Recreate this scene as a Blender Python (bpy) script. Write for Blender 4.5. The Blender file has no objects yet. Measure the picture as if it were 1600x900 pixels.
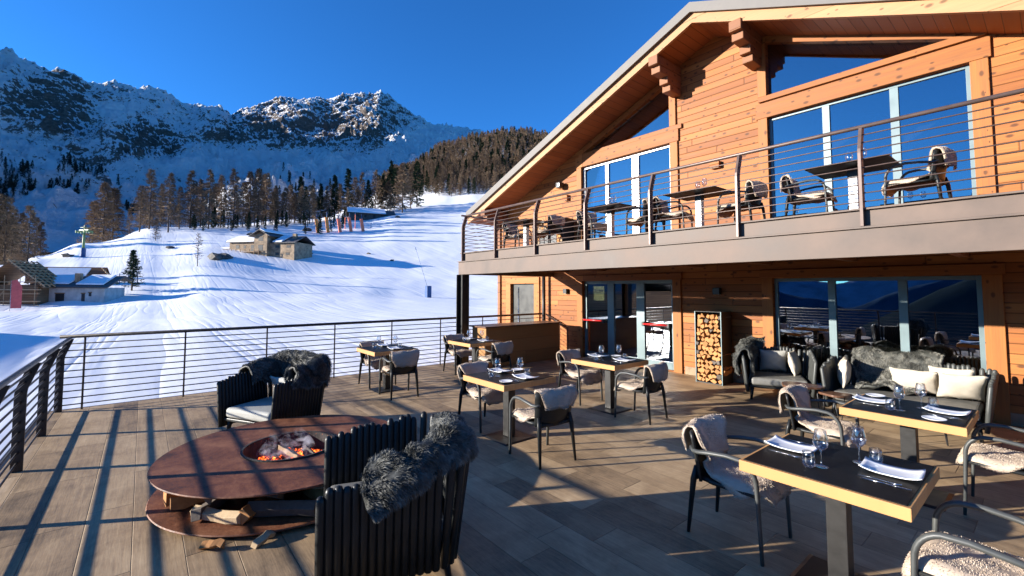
import bpy, bmesh, math, random
import numpy as np
from mathutils import Vector, Matrix
random.seed(7); RNG = np.random.default_rng(7)
PI = math.pi; R = math.radians
sc = bpy.context.scene
COL = sc.collection
# ------------------------------------------------------------------ camera model (used for the camera and to measure the place)
F = 700.; CX = 800.; CY = 413.; EYE = 1.85
PITCH = math.atan(38/700.); YAW = math.atan(575/700.)
fh = np.array([-math.cos(YAW), math.sin(YAW), 0.]); rt = np.array([math.sin(YAW), math.cos(YAW), 0.]); upv = np.array([0, 0, 1.])
fw = fh*math.cos(PITCH)+upv*math.sin(PITCH); uu = upv*math.cos(PITCH)-fh*math.sin(PITCH)
def ray(x, y): return fw+rt*(x-CX)/F+uu*(CY-y)/F
def elev(x, y):
    d = ray(x, y); return d[2]/math.hypot(d[0], d[1])
def azdir(x):
    d = ray(x, 452.); n = math.hypot(d[0], d[1]); return d[0]/n, d[1]/n
# ------------------------------------------------------------------ helpers
def tag(o, label=None, cat=None, group=None, kind=None):
    if label: o['label'] = label
    if cat: o['category'] = cat
    if group: o['group'] = group
    if kind: o['kind'] = kind
    return o
def empty(name, loc=(0, 0, 0), rz=0., label=None, cat=None, group=None, parent=None):
    o = bpy.data.objects.new(name, None); COL.objects.link(o)
    o.empty_display_size = .1
    o.location = loc; o.rotation_euler = (0, 0, rz)
    if parent: o.parent = parent
    return tag(o, label, cat, group)
KIDS = {}
def link(o, parent=None):
    COL.objects.link(o)
    if parent:
        o.parent = parent; KIDS.setdefault(parent.name, []).append(o)
    return o
def copy_tree(o, loc=None, rz=None, parent=None, label=None, group=None):
    c = o.copy(); COL.objects.link(c); c.parent = parent
    for ch in KIDS.get(o.name, []):
        d = copy_tree(ch, parent=c); KIDS.setdefault(c.name, []).append(d)
    if loc is not None: c.location = loc
    if rz is not None: c.rotation_euler = (0, 0, rz)
    if label: c['label'] = label
    if group: c['group'] = group
    return c
def frame_of(d, ref=Vector((0, 0, 1))):
    d = d.normalized()
    if abs(d.dot(ref)) > .98: ref = Vector((1, 0, 0))
    s = d.cross(ref).normalized(); return s, s.cross(d).normalized()
class MB:
    def __init__(s): s.v = []; s.f = []; s.T = None
    def add(s, vs, fs):
        n = len(s.v)
        if s.T is not None: vs = [tuple(s.T @ Vector(p)) for p in vs]
        s.v += [tuple(p) for p in vs]; s.f += [tuple(i+n for i in q) for q in fs]; return s
    def box(s, a, b):
        x0, y0, z0 = a; x1, y1, z1 = b
        if x0 > x1: x0, x1 = x1, x0
        if y0 > y1: y0, y1 = y1, y0
        if z0 > z1: z0, z1 = z1, z0
        return s.add([(x0,y0,z0),(x1,y0,z0),(x1,y1,z0),(x0,y1,z0),(x0,y0,z1),(x1,y0,z1),(x1,y1,z1),(x0,y1,z1)],
              [(0,3,2,1),(4,5,6,7),(0,1,5,4),(1,2,6,5),(2,3,7,6),(3,0,4,7)])
    def hexa(s, p):   # 8 corner points, bottom ring then top ring
        return s.add(p, [(0,3,2,1),(4,5,6,7),(0,1,5,4),(1,2,6,5),(2,3,7,6),(3,0,4,7)])
    def bar(s, p, q, w, h=None, ref=Vector((0,0,1))):
        h = h or w; p = Vector(p); q = Vector(q); a, b = frame_of(q-p, ref)
        c = []
        for e in (p, q):
            for i, j in ((-1,-1),(1,-1),(1,1),(-1,1)): c.append(e+a*(i*w/2)+b*(j*h/2))
        return s.add(c, [(0,1,2,3),(7,6,5,4),(1,0,4,5),(2,1,5,6),(3,2,6,7),(0,3,7,4)])
    def sweep(s, pts, rw, rh=None, n=8, cap=True, ref=None):
        pts = [Vector(p) for p in pts]; m = len(pts)
        rws = rw if hasattr(rw, '__len__') else [rw]*m
        rhs = rws if rh is None else (rh if hasattr(rh, '__len__') else [rh]*m)
        vs = []; fs = []; up = ref
        for i, p in enumerate(pts):
            d = (pts[min(i+1, m-1)]-pts[max(i-1, 0)]).normalized()
            if up is None: a, b = frame_of(d)
            else:
                a = d.cross(up)
                a = a.normalized() if a.length > 1e-6 else frame_of(d)[0]
                b = a.cross(d).normalized()
            if ref is None: up = b
            for k in range(n):
                t = 2*PI*(k+.5)/n; vs.append(p+a*(math.cos(t)*rws[i])+b*(math.sin(t)*rhs[i]))
        for i in range(m-1):
            for k in range(n):
                k2 = (k+1) % n; fs.append((i*n+k, i*n+k2, (i+1)*n+k2, (i+1)*n+k))
        if cap:
            fs.append(tuple(reversed(range(n)))); fs.append(tuple((m-1)*n+k for k in range(n)))
        return s.add(vs, fs)
    def tube(s, p, q, r, n=8, r2=None): return s.sweep([p, q], [r, r if r2 is None else r2], n=n)
    def lathe(s, prof, n=20, c=(0, 0, 0), ax=1.):
        vs = []; fs = []
        for r, z in prof:
            for k in range(n):
                t = 2*PI*k/n; vs.append((c[0]+r*math.cos(t)*ax, c[1]+r*math.sin(t), c[2]+z))
        for i in range(len(prof)-1):
            for k in range(n):
                k2 = (k+1) % n; fs.append((i*n+k, i*n+k2, (i+1)*n+k2, (i+1)*n+k))
        return s.add(vs, fs)
    def prism(s, poly, z0, z1, M=None):
        n = len(poly); vs = [(x, y, z0) for x, y in poly]+[(x, y, z1) for x, y in poly]
        if M is not None: vs = [tuple(M @ Vector(p)) for p in vs]
        fs = [tuple(reversed(range(n))), tuple(range(n, 2*n))]+[(i, (i+1) % n, n+(i+1) % n, n+i) for i in range(n)]
        return s.add(vs, fs)
    def build(s, name, mat, parent=None, smooth=False, bevel=0., seg=2):
        me = bpy.data.meshes.new(name); me.from_pydata(s.v, [], s.f)
        me.update()
        me.materials.append(mat)
        if smooth: me.polygons.foreach_set('use_smooth', [True]*len(me.polygons))
        o = bpy.data.objects.new(name, me); link(o, parent)
        if bevel:
            m = o.modifiers.new('edge', 'BEVEL'); m.width = bevel; m.segments = seg; m.limit_method = 'ANGLE'; m.angle_limit = R(40)
            if smooth is False: pass
        return o
def np_mesh(name, V, Fc, mat, parent=None, smooth=False, attrs=None):
    me = bpy.data.meshes.new(name); V = np.asarray(V, np.float32); Fc = np.asarray(Fc, np.int32)
    k = Fc.shape[1]
    me.vertices.add(len(V)); me.vertices.foreach_set('co', V.ravel())
    me.loops.add(Fc.size); me.loops.foreach_set('vertex_index', Fc.ravel())
    me.polygons.add(len(Fc)); me.polygons.foreach_set('loop_start', np.arange(0, Fc.size, k, dtype=np.int32))
    me.polygons.foreach_set('loop_total', np.full(len(Fc), k, np.int32))
    if smooth: me.polygons.foreach_set('use_smooth', np.ones(len(Fc), bool))
    for an, av in (attrs or {}).items():
        a = me.attributes.new(an, 'FLOAT', 'POINT'); a.data.foreach_set('value', np.asarray(av, np.float32))
    me.update(calc_edges=True); me.validate()
    me.materials.append(mat)
    o = bpy.data.objects.new(name, me); return link(o, parent)
# ------------------------------------------------------------------ numpy noise
def _h(ix, iy, seed):
    n = (ix.astype(np.int64)*374761393+iy.astype(np.int64)*668265263+seed*974634777) & 0xffffffff
    n = ((n ^ (n >> 13))*1274126177) & 0xffffffff
    return ((n ^ (n >> 16)) & 0xffff)/65535.*2-1
def vnoise(x, y, seed=0):
    ix = np.floor(x); iy = np.floor(y); fx = x-ix; fy = y-iy
    u = fx*fx*fx*(fx*(fx*6-15)+10); v = fy*fy*fy*(fy*(fy*6-15)+10)
    a = _h(ix, iy, seed); b = _h(ix+1, iy, seed); c = _h(ix, iy+1, seed); d = _h(ix+1, iy+1, seed)
    return (a*(1-u)+b*u)*(1-v)+(c*(1-u)+d*u)*v
def fbm(x, y, o=5, seed=0, g=.5, ridged=False):
    s = 0; a = 1.; t = 0
    for i in range(o):
        n = vnoise(x*2**i+i*17.3, y*2**i-i*9.1, seed+i)
        if ridged: n = 1-2*np.abs(n)
        s = s+n*a; t += a; a *= g
    return s/t
# ------------------------------------------------------------------ materials
class NT:
    def __init__(s, name):
        s.m = bpy.data.materials.new(name); s.m.use_nodes = True; s.n = s.m.node_tree; s.n.nodes.clear()
        s.out = s.n.nodes.new('ShaderNodeOutputMaterial')
    def new(s, t, **k):
        o = s.n.nodes.new(t)
        for a, b in k.items():
            if a.startswith('i_'): o.inputs[a[2:].replace('_', ' ')].default_value = b
            else: setattr(o, a, b)
        return o
    def L(s, a, b): s.n.links.new(a, b); return s
    def val(s, a, i):
        if hasattr(a, 'links') or isinstance(a, bpy.types.NodeSocket): s.L(a, i)
        else: i.default_value = a
    def math(s, op, a, b=None, c=None, clamp=False):
        o = s.new('ShaderNodeMath', operation=op, use_clamp=clamp); s.val(a, o.inputs[0])
        if b is not None: s.val(b, o.inputs[1])
        if c is not None: s.val(c, o.inputs[2])
        return o.outputs[0]
    def mix(s, f, a, b, bt='MIX'):
        o = s.new('ShaderNodeMix', data_type='RGBA', blend_type=bt); s.val(f, o.inputs[0])
        for v, i in ((a, 6), (b, 7)):
            if isinstance(v, tuple): o.inputs[i].default_value = (*v[:3], 1)
            else: s.L(v, o.inputs[i])
        return o.outputs[2]
    def coord(s, scale=(1, 1, 1), kind='Object', rot=(0, 0, 0)):
        t = s.new('ShaderNodeTexCoord'); m = s.new('ShaderNodeMapping'); m.inputs['Scale'].default_value = scale
        m.inputs['Rotation'].default_value = rot
        s.L(t.outputs[kind], m.inputs[0]); return m.outputs[0]
    def noise(s, vec, scale=5., detail=4., rough=.55, dist=0.):
        o = s.new('ShaderNodeTexNoise'); o.inputs['Scale'].default_value = scale; o.inputs['Detail'].default_value = detail
        o.inputs['Roughness'].default_value = rough; o.inputs['Distortion'].default_value = dist
        if vec is not None: s.L(vec, o.inputs['Vector'])
        return o.outputs['Fac']
    def ramp(s, f, st):
        o = s.new('ShaderNodeValToRGB'); cr = o.color_ramp
        while len(cr.elements) < len(st): cr.elements.new(.5)
        for e, (p, c) in zip(cr.elements, st): e.position = p; e.color = (*c, 1) if len(c) == 3 else c
        s.L(f, o.inputs[0]); return o.outputs[0]
    def bump(s, h, strength=.5, dist=.01, nrm=None):
        o = s.new('ShaderNodeBump'); o.inputs['Strength'].default_value = strength; o.inputs['Distance'].default_value = dist
        s.L(h, o.inputs['Height'])
        if nrm is not None: s.L(nrm, o.inputs['Normal'])
        return o.outputs[0]
    def bsdf(s, col, rough=.6, nrm=None, **k):
        o = s.new('ShaderNodeBsdfPrincipled')
        if isinstance(col, tuple): o.inputs['Base Color'].default_value = (*col[:3], 1)
        else: s.L(col, o.inputs['Base Color'])
        s.val(rough, o.inputs['Roughness'])
        if nrm is not None: s.L(nrm, o.inputs['Normal'])
        for a, b in k.items(): s.val(b, o.inputs[a.replace('_', ' ')])
        s.L(o.outputs[0], s.out.inputs[0]); return o
def simple(name, col, rough=.6, var=.25, scale=6., bump=.0, bd=.004, metal=0., spec=.5, sc3=(1, 1, 1)):
    t = NT(name); c = t.coord(sc3); n = t.noise(c, scale, 5)
    dark = tuple(v*(1-var) for v in col); light = tuple(min(1, v*(1+var)) for v in col)
    cc = t.ramp(n, [(.3, dark), (.7, light)])
    nr = t.bump(t.noise(c, scale*6, 3), bump, bd) if bump else None
    rg = t.math('MULTIPLY_ADD', n, .25, rough-.12)
    t.bsdf(cc, rg, nr, Metallic=metal, Specular_IOR_Level=spec)
    return t.m
def boards(name, cols, bh=.145, axis='XZ', length=3.2, rough=.62, groove=.06, knots=True, gdark=.18, grain=1., spec=.35, blotch=0.):
    """boards running along the first axis, stacked on the second"""
    t = NT(name); tc = t.new('ShaderNodeTexCoord'); sp = t.new('ShaderNodeSeparateXYZ'); t.L(tc.outputs['Object'], sp.inputs[0])
    d = dict(X=sp.outputs[0], Y=sp.outputs[1], Z=sp.outputs[2]); a = d[axis[0]]; b = d[axis[1]]
    if axis == 'XZ': a = t.math('ADD', d['X'], t.math('MULTIPLY', d['Y'], .93))
    q = t.math('DIVIDE', b, bh); row = t.math('FLOOR', q); fr = t.math('SUBTRACT', q, row)
    w = t.new('ShaderNodeTexWhiteNoise', noise_dimensions='1D'); t.L(row, w.inputs['W'])
    off = t.math('MULTIPLY', w.outputs[0], length*1.7)
    xq = t.math('DIVIDE', t.math('ADD', a, off), length); seg = t.math('FLOOR', xq); fx = t.math('SUBTRACT', xq, seg)
    w2 = t.new('ShaderNodeTexWhiteNoise', noise_dimensions='2D'); cv = t.new('ShaderNodeCombineXYZ'); t.L(row, cv.inputs[0]); t.L(seg, cv.inputs[1]); t.L(cv.outputs[0], w2.inputs['Vector'])
    gv = t.new('ShaderNodeCombineXYZ'); t.L(t.math('MULTIPLY', a, 1.3), gv.inputs[0]); t.L(t.math('MULTIPLY', b, 26./grain), gv.inputs[1]); t.L(t.math('MULTIPLY', w2.outputs[0], 40.), gv.inputs[2])
    g = t.noise(gv.outputs[0], 1.6, 6, .65, .6)
    g2 = t.noise(gv.outputs[0], .35, 3)
    f = t.math('ADD', t.math('MULTIPLY', w2.outputs[0], .42), t.math('ADD', t.math('MULTIPLY', g, .6), t.math('MULTIPLY', g2, .35)))
    f = t.math('SUBTRACT', f, .28, clamp=True)
    if blotch:
        bl = t.noise(tc.outputs['Object'], 2.3, 6, .7, .5); fine = t.noise(gv.outputs[0], 7., 3, .7)
        f = t.math('ADD', f, t.math('ADD', t.math('MULTIPLY', t.math('SUBTRACT', bl, .5), blotch), t.math('MULTIPLY', t.math('SUBTRACT', fine, .5), .55)), clamp=True)
    c = t.ramp(f, [(0., cols[0]), (.45, cols[1]), (1., cols[2])])
    # groove lines
    e = t.math('MULTIPLY', t.math('SUBTRACT', .5, t.math('ABSOLUTE', t.math('SUBTRACT', fr, .5))), 2.)
    gr = t.math('SUBTRACT', 1., t.math('DIVIDE', e, groove*2, clamp=True), clamp=True)
    ex = t.math('MULTIPLY', t.math('SUBTRACT', .5, t.math('ABSOLUTE', t.math('SUBTRACT', fx, .5))), 2.)
    gx = t.math('SUBTRACT', 1., t.math('DIVIDE', ex, groove*bh/length*3.2, clamp=True), clamp=True)
    gg = t.math('MAXIMUM', gr, t.math('MULTIPLY', gx, .8))
    if knots:
        kv = t.new('ShaderNodeCombineXYZ'); t.L(t.math('MULTIPLY_ADD', a, 4.2, t.math('MULTIPLY', w2.outputs[0], 37.)), kv.inputs[0]); t.L(t.math('MULTIPLY', b, 7.3), kv.inputs[1])
        vo = t.new('ShaderNodeTexVoronoi', feature='F1', voronoi_dimensions='2D'); vo.inputs['Scale'].default_value = 1.; t.L(kv.outputs[0], vo.inputs['Vector'])
        sp2 = t.new('ShaderNodeSeparateColor'); t.L(vo.outputs['Color'], sp2.inputs[0])
        kn = t.math('SUBTRACT', 1., t.math('DIVIDE', vo.outputs['Distance'], t.math('MULTIPLY_ADD', sp2.outputs[1], .2, .05), clamp=True), clamp=True)
        kn = t.math('MULTIPLY', kn, t.math('GREATER_THAN', sp2.outputs[0], .45))
        kn = t.math('MULTIPLY', kn, 1.9, clamp=True)
        c = t.mix(t.math('MULTIPLY', kn, .75), c, tuple(v*.28 for v in cols[0]))
    c = t.mix(t.math('MULTIPLY', gg, 1-gdark), c, tuple(v*gdark for v in cols[0]))
    h = t.math('SUBTRACT', t.math('MULTIPLY', g, .35), t.math('MULTIPLY', gg, 1.))
    nr = t.bump(h, .7, .006)
    t.bsdf(c, t.math('MULTIPLY_ADD', g, .3, rough-.15), nr, Specular_IOR_Level=spec)
    return t.m
M = {}
M['siding'] = boards('larch_siding', [(.135,.036,.006), (.33,.11,.021), (.50,.215,.056)], .138, groove=.075)
M['casing'] = boards('larch_casing', [(.17,.05,.010), (.35,.125,.027), (.50,.215,.06)], 9., length=40., groove=.001, grain=.9)
M['casing_v'] = boards('larch_casing_upright', [(.17,.05,.010), (.35,.125,.027), (.50,.215,.06)], 9., axis='ZX', length=40., groove=.001, grain=.9)
M['fascia'] = boards('pale_larch_fascia', [(.30,.14,.06), (.46,.24,.11), (.54,.32,.17)], .9, length=30., groove=.004)
M['soffit'] = boards('soffit_boards', [(.2,.06,.02), (.3,.10,.032), (.36,.13,.045)], .16, axis='YX', length=30, groove=.05, knots=False)
M['timber'] = boards('old_timber', [(.16,.06,.025), (.25,.10,.04), (.32,.14,.06)], .6, axis='YZ', length=9., groove=.01)
M['deck'] = boards('terrace_planks', [(.13,.09,.055), (.36,.245,.137), (.6,.435,.255)], .29, axis='XY', length=1.2, rough=.6, groove=.014, knots=False, gdark=.3, grain=1.3, spec=.3, blotch=1.1)
M['bar'] = boards('bar_boards', [(.24,.105,.03), (.34,.16,.05), (.4,.2,.07)], .31, axis='YZ', length=3, groove=.015, knots=False)
M['table_edge'] = boards('table_edge_wood', [(.38,.17,.055), (.52,.27,.1), (.58,.34,.14)], .9, axis='XY', length=30, groove=.001, knots=False, grain=.7)
M['table_black'] = simple('black_table_inlay', (.006,.006,.0065), .45, .35, 9, .15, .001, spec=.14)
M['steel_dark'] = simple('dark_painted_steel', (.018,.017,.016), .42, .2, 12, .1, .001, metal=.2)
M['steel_taupe'] = simple('taupe_painted_steel', (.112,.077,.058), .6, .35, 2., .15, .002)
M['rail_taupe'] = simple('taupe_railing_paint', (.11,.073,.06), .42, .15, 9, .05, .001, metal=.3)
M['rail_dark'] = simple('dark_railing_paint', (.03,.024,.021), .42, .3, 9, .1, .001, metal=.4)
M['charcoal'] = simple('charcoal_resin', (.014,.015,.0145), .4, .2, 10, .06, .001, spec=.3)
M['charcoal_lounge'] = simple('grey_lounge_resin', (.05,.053,.049), .45, .2, 10, .06, .001)
M['charcoal_arm'] = simple('charcoal_arm_resin', (.055,.058,.055), .45, .2, 10, .06, .001)
M['seat_grey'] = simple('grey_outdoor_leather', (.17,.165,.15), .5, .18, 8, .25, .003)
M['cushion'] = simple('off_white_cotton', (.54,.475,.375), .85, .1, 9, .4, .004)
M['seat_pale'] = simple('pale_seat_canvas', (.36,.355,.32), .7, .1, 9, .3, .004)
M['roofmetal'] = simple('weathered_grey_roof_sheet', (.13,.118,.105), .6, .15, 5, .1, .002)
M['frame'] = simple('grey_green_aluminium', (.125,.175,.185), .4, .1, 3, .02, .001, metal=.2)
M['frame_w'] = simple('pale_aluminium', (.55,.56,.56), .4, .08, 3, .02, .001, metal=.2)
M['white'] = simple('white_porcelain', (.8,.8,.8), .14, .02, 3)
M['chrome'] = simple('polished_steel', (.6,.6,.6), .16, .08, 3, metal=1.)
M['black'] = simple('black_plastic', (.015,.015,.016), .45, .2, 5)
M['red'] = simple('red_panic_bar', (.55,.02,.02), .35, .1, 5)
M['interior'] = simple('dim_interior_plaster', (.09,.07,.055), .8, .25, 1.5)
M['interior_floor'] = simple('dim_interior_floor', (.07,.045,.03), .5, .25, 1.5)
M['coffee'] = simple('dark_walnut_top', (.12,.06,.035), .35, .35, 5, .1, .001, sc3=(1, 8, 1))
M['bark'] = simple('split_log_bark', (.075,.05,.035), .85, .4, 12, .6, .01)
M['ember_ash'] = simple('ash_and_coal', (.03,.028,.027), .9, .6, 14, .6, .01)
def m_rust():
    t = NT('corten_steel'); c = t.coord()
    n = t.noise(c, 3.2, 7, .65, .4); n2 = t.noise(c, 40, 4, .6)
    f = t.math('ADD', t.math('MULTIPLY', n, .7), t.math('MULTIPLY', n2, .3))
    sp = t.noise(c, 130, 2, .5); f = t.math('ADD', f, t.math('MULTIPLY', t.math('SUBTRACT', sp, .5), .25))
    col = t.ramp(f, [(.36, (.045,.016,.009)), (.5, (.165,.056,.025)), (.64, (.27,.115,.055))])
    t.bsdf(col, t.math('MULTIPLY_ADD', n2, .4, .4), t.bump(n2, .3, .002), Metallic=.0, Specular_IOR_Level=.3); return t.m
M['rust'] = m_rust()
def m_logend(name, end):
    t = NT(name); c = t.coord()
    n = t.noise(c, 14, 5, .6, 1.)
    info = t.new('ShaderNodeObjectInfo')
    col = t.ramp(t.math('ADD', t.math('MULTIPLY', n, .6), t.math('MULTIPLY', info.outputs['Random'], .4)), [(.2, tuple(v*.55 for v in end)), (.5, end), (.85, tuple(min(1, v*1.3) for v in end))])
    t.bsdf(col, .75, t.bump(n, .5, .006), Specular_IOR_Level=.2); return t.m
M['log'] = m_logend('split_larch_wood', (.42,.2,.075))
M['log_pale'] = m_logend('pale_split_wood', (.45,.33,.2))
M['log_dark'] = m_logend('grey_weathered_log', (.12,.1,.085))
def m_snow():
    t = NT('groomed_snow'); g = t.new('ShaderNodeNewGeometry'); 
    def mp(scale, rz=0.):
        m = t.new('ShaderNodeMapping'); m.inputs['Scale'].default_value = scale; m.inputs['Rotation'].default_value = (0, 0, rz); t.L(g.outputs['Position'], m.inputs[0]); return m.outputs[0]
    ang = math.atan2(.58, -.815)
    a = t.noise(mp((.02, .3, .05), -ang), 1., 5, .6, .15)
    b = t.noise(mp((.012, .34, .05), -ang-.22), 1., 3, .6, .35)
    b2 = t.noise(mp((.02, .26, .05), -ang+.25), 1., 3, .6, .4)
    sm = t.noise(mp((1, 1, 1)), 2.2, 5, .6)
    cr = t.noise(mp((1, 1, 1)), .25, 4, .6)
    tr = t.math('POWER', t.math('SUBTRACT', 1., t.math('ABSOLUTE', t.math('MULTIPLY_ADD', b, 2., -1.)), clamp=True), 14.)
    tr2 = t.math('POWER', t.math('SUBTRACT', 1., t.math('ABSOLUTE', t.math('MULTIPLY_ADD', b2, 2., -1.)), clamp=True), 18.)
    tr = t.math('ADD', tr, tr2)
    h = t.math('ADD', t.math('ADD', t.math('MULTIPLY', a, .8), t.math('MULTIPLY', tr, -.28)), t.math('ADD', t.math('MULTIPLY', sm, .07), t.math('MULTIPLY', cr, .45)))
    nr = t.bump(h, .6, .1)
    col = t.ramp(sm, [(.2, (.84,.845,.85)), (.8, (.87,.875,.885))])
    t.bsdf(col, .55, nr, Specular_IOR_Level=.3); return t.m
M['snow'] = m_snow()
M['snow_roof'] = simple('roof_snow', (.84,.85,.87), .6, .03, 2, .3, .05)
def m_mount():
    t = NT('snow_and_rock'); g = t.new('ShaderNodeNewGeometry'); at = t.new('ShaderNodeAttribute', attribute_name='rock')
    m = t.new('ShaderNodeMapping'); m.inputs['Scale'].default_value = (1, .8, 1.25); m.inputs['Rotation'].default_value = (.5, .35, .2); t.L(g.outputs['Position'], m.inputs[0]); p = m.outputs[0]
    n = t.noise(p, .034, 10, .72, .6); n2 = t.noise(p, .16, 7, .7, .4)
    f = t.math('ADD', at.outputs['Fac'], t.math('ADD', t.math('MULTIPLY', t.math('SUBTRACT', n, .5), 1.15), t.math('MULTIPLY', t.math('SUBTRACT', n2, .5), 1.0)))
    k = t.ramp(f, [(.47, (0,0,0)), (.53, (1,1,1))])
    rc = t.ramp(n2, [(.3, (.06,.05,.044)), (.5, (.15,.12,.1)), (.7, (.26,.21,.17))])
    col = t.mix(k, (.84,.85,.87), rc)
    t.bsdf(col, .75, t.bump(t.math('ADD', n2, t.math('MULTIPLY', n, 1.5)), .9, 14.), Specular_IOR_Level=.15); return t.m
M['mount'] = m_mount()
def m_far():
    t = NT('distant_forest_slopes'); g = t.new('ShaderNodeNewGeometry')
    n = t.noise(g.outputs['Position'], .01, 6, .6)
    col = t.ramp(n, [(.3, (.01,.018,.022)), (.7, (.028,.042,.05))])
    t.bsdf(col, .9, Specular_IOR_Level=0.); return t.m
M['far'] = m_far()
M['far_mid'] = simple('mid_slope_haze_tint', (.03,.055,.09), .9, .4, .01, spec=0.)  # wooded slope blued in its colour to stand in for haze
M['far_pale'] = simple('far_slope_haze_tint', (.13,.185,.26), .9, .3, .006, spec=0.)  # farthest slope paler and bluer, aerial haze mixed into its colour
def m_foliage(name, c0, c1):
    t = NT(name); info = t.new('ShaderNodeObjectInfo'); g = t.new('ShaderNodeNewGeometry')
    n = t.noise(g.outputs['Position'], 1.1, 3)
    f = t.math('ADD', t.math('MULTIPLY', n, .6), t.math('MULTIPLY', info.outputs['Random'], .45))
    t.bsdf(t.ramp(f, [(.25, c0), (.8, c1)]), .85, Specular_IOR_Level=.15); return t.m
M['larch'] = m_foliage('bare_larch_twigs', (.13,.09,.06), (.34,.245,.16))
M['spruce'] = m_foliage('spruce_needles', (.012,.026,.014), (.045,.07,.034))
M['spruce_shade'] = m_foliage('spruce_needles_shade_tone', (.01,.018,.016), (.03,.042,.03))  # shaded copy of the spruce: mountain shade put into the needle colour
M['trunk'] = simple('conifer_bark', (.07,.048,.036), .9, .35, 3)
M['stone'] = simple('rubble_stone_wall', (.3,.215,.135), .85, .5, 1.2, .6, .05)
M['stone_dark'] = simple('dark_stone_wall', (.085,.078,.07), .85, .6, 2.2, .6, .05)
M['plaster'] = simple('weathered_white_plaster', (.46,.45,.42), .85, .25, 1.2, .2, .01)
M['hutwood'] = boards('hut_boards', [(.13,.07,.035), (.23,.13,.065), (.3,.19,.1)], .2, axis='XZ', length=4, knots=False, groove=.1)
M['scaff'] = simple('new_sawn_timber', (.42,.28,.15), .75, .2, 3)
M['tin'] = simple('slate_roof', (.07,.065,.065), .6, .3, 2)
M['orange'] = simple('orange_padding', (.9,.3,.06), .6, .1, 3)
M['salmon'] = simple('salmon_padding', (.9,.22,.11), .6, .1, 3)
M['green'] = simple('lift_green_paint', (.17,.26,.09), .5, .1, 3)
M['bluepad'] = simple('blue_safety_pad', (.02,.07,.2), .6, .2, 3)
M['redflag'] = simple('faded_red_cloth', (.5,.09,.09), .7, .15, 3)
M['teal'] = simple('teal_net', (.1,.35,.36), .7, .15, 3)
M['grit'] = simple('grit', (.3,.3,.3), .8)
def m_glass(name, refl, tint, rough=0.):
    t = NT(name); gl = t.new('ShaderNodeBsdfGlossy'); gl.inputs['Roughness'].default_value = rough; gl.inputs['Color'].default_value = (.93,.96,1,1)
    tr = t.new('ShaderNodeBsdfTransparent'); tr.inputs['Color'].default_value = (*tint, 1)
    fr = t.new('ShaderNodeFresnel'); fr.inputs['IOR'].default_value = 1.5
    mx = t.new('ShaderNodeMixShader'); t.L(t.math('ADD', fr.outputs[0], refl, clamp=True), mx.inputs[0]); t.L(tr.outputs[0], mx.inputs[1]); t.L(gl.outputs[0], mx.inputs[2])
    t.L(mx.outputs[0], t.out.inputs[0]); return t.m
M['pane'] = m_glass('coated_window_glass', .2, (.42,.5,.58))
def m_crystal():
    t = NT('clear_crystal'); gl = t.new('ShaderNodeBsdfGlossy'); gl.inputs['Roughness'].default_value = .06; gl.inputs['Color'].default_value = (1,1,1,1)
    tr = t.new('ShaderNodeBsdfTransparent'); tr.inputs['Color'].default_value = (.95,.96,.97,1)
    fr = t.new('ShaderNodeFresnel'); fr.inputs['IOR'].default_value = 1.45
    mx = t.new('ShaderNodeMixShader'); t.L(t.math('MINIMUM', t.math('MULTIPLY_ADD', fr.outputs[0], 1., .04), .55), mx.inputs[0]); t.L(tr.outputs[0], mx.inputs[1]); t.L(gl.outputs[0], mx.inputs[2])
    t.L(mx.outputs[0], t.out.inputs[0]); return t.m
M['crystal'] = m_crystal()
M['pane_low'] = m_glass('ground_floor_window_glass', .36, (.42,.5,.58))
def m_emit(name, col, st):
    t = NT(name); e = t.new('ShaderNodeEmission'); e.inputs[0].default_value = (*col, 1); e.inputs[1].default_value = st; t.L(e.outputs[0], t.out.inputs[0]); return t.m
M['lamp'] = m_emit('wall_lamp_glow', (1., .42, .16), 6.)
M['signlit'] = m_emit('lit_yellow_sign', (1., .75, .25), .8)
def m_ember():
    t = NT('glowing_embers'); c = t.coord(); n = t.noise(c, 26, 4, .7)
    e = t.ramp(n, [(.5, (0,0,0)), (.57, (1.,.10,.01)), (.7, (1.,.45,.08))])
    o = t.bsdf((.03,.025,.022), .9); t.L(e, o.inputs['Emission Color']); o.inputs['Emission Strength'].default_value = 1.6; return t.m
M['ember'] = m_ember()
def m_hair(name, stops, scale, stretch=(1, 1, 1)):
    t = NT(name); c = t.coord(stretch); n = t.noise(c, scale, 4, .6, .4)
    info = t.new('ShaderNodeHairInfo'); at = t.new('ShaderNodeAttribute', attribute_name='tip')
    f = t.math('ADD', t.math('MULTIPLY', n, .8), t.math('MULTIPLY', at.outputs['Fac'], .3))
    t.bsdf(t.ramp(f, stops), .55, Specular_IOR_Level=.35); return t.m
M['fur'] = m_hair('grey_faux_fur', [(.3, (.012,.013,.012)), (.48, (.05,.052,.047)), (.66, (.15,.15,.135)), (.9, (.42,.42,.37))], 9., (1, 1, 1))
M['fur_light'] = m_hair('mottled_pale_fur', [(.3, (.03,.032,.028)), (.45, (.11,.11,.095)), (.62, (.3,.29,.25)), (.85, (.55,.53,.46))], 5.)
M['fleece'] = m_hair('beige_sheepskin', [(.2, (.42,.33,.25)), (.5, (.49,.395,.305)), (.85, (.56,.46,.36))], 14.)
# ================================================================== THE SETTING: terrace floor
b = MB(); b.box((-9.72, -1.06, -.3), (6, 9.15, 0.)); dk = b.build('terrace_floor', M['deck']); tag(dk, kind='structure')
b = MB(); b.box((-9.8, -1.12, -.42), (-9.725, 9.15, -.006)); b.box((-9.8, -1.14, -.42), (6, -1.065, -.006))
tag(b.build('terrace_edge_beam', M['steel_dark']), kind='structure')
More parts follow.
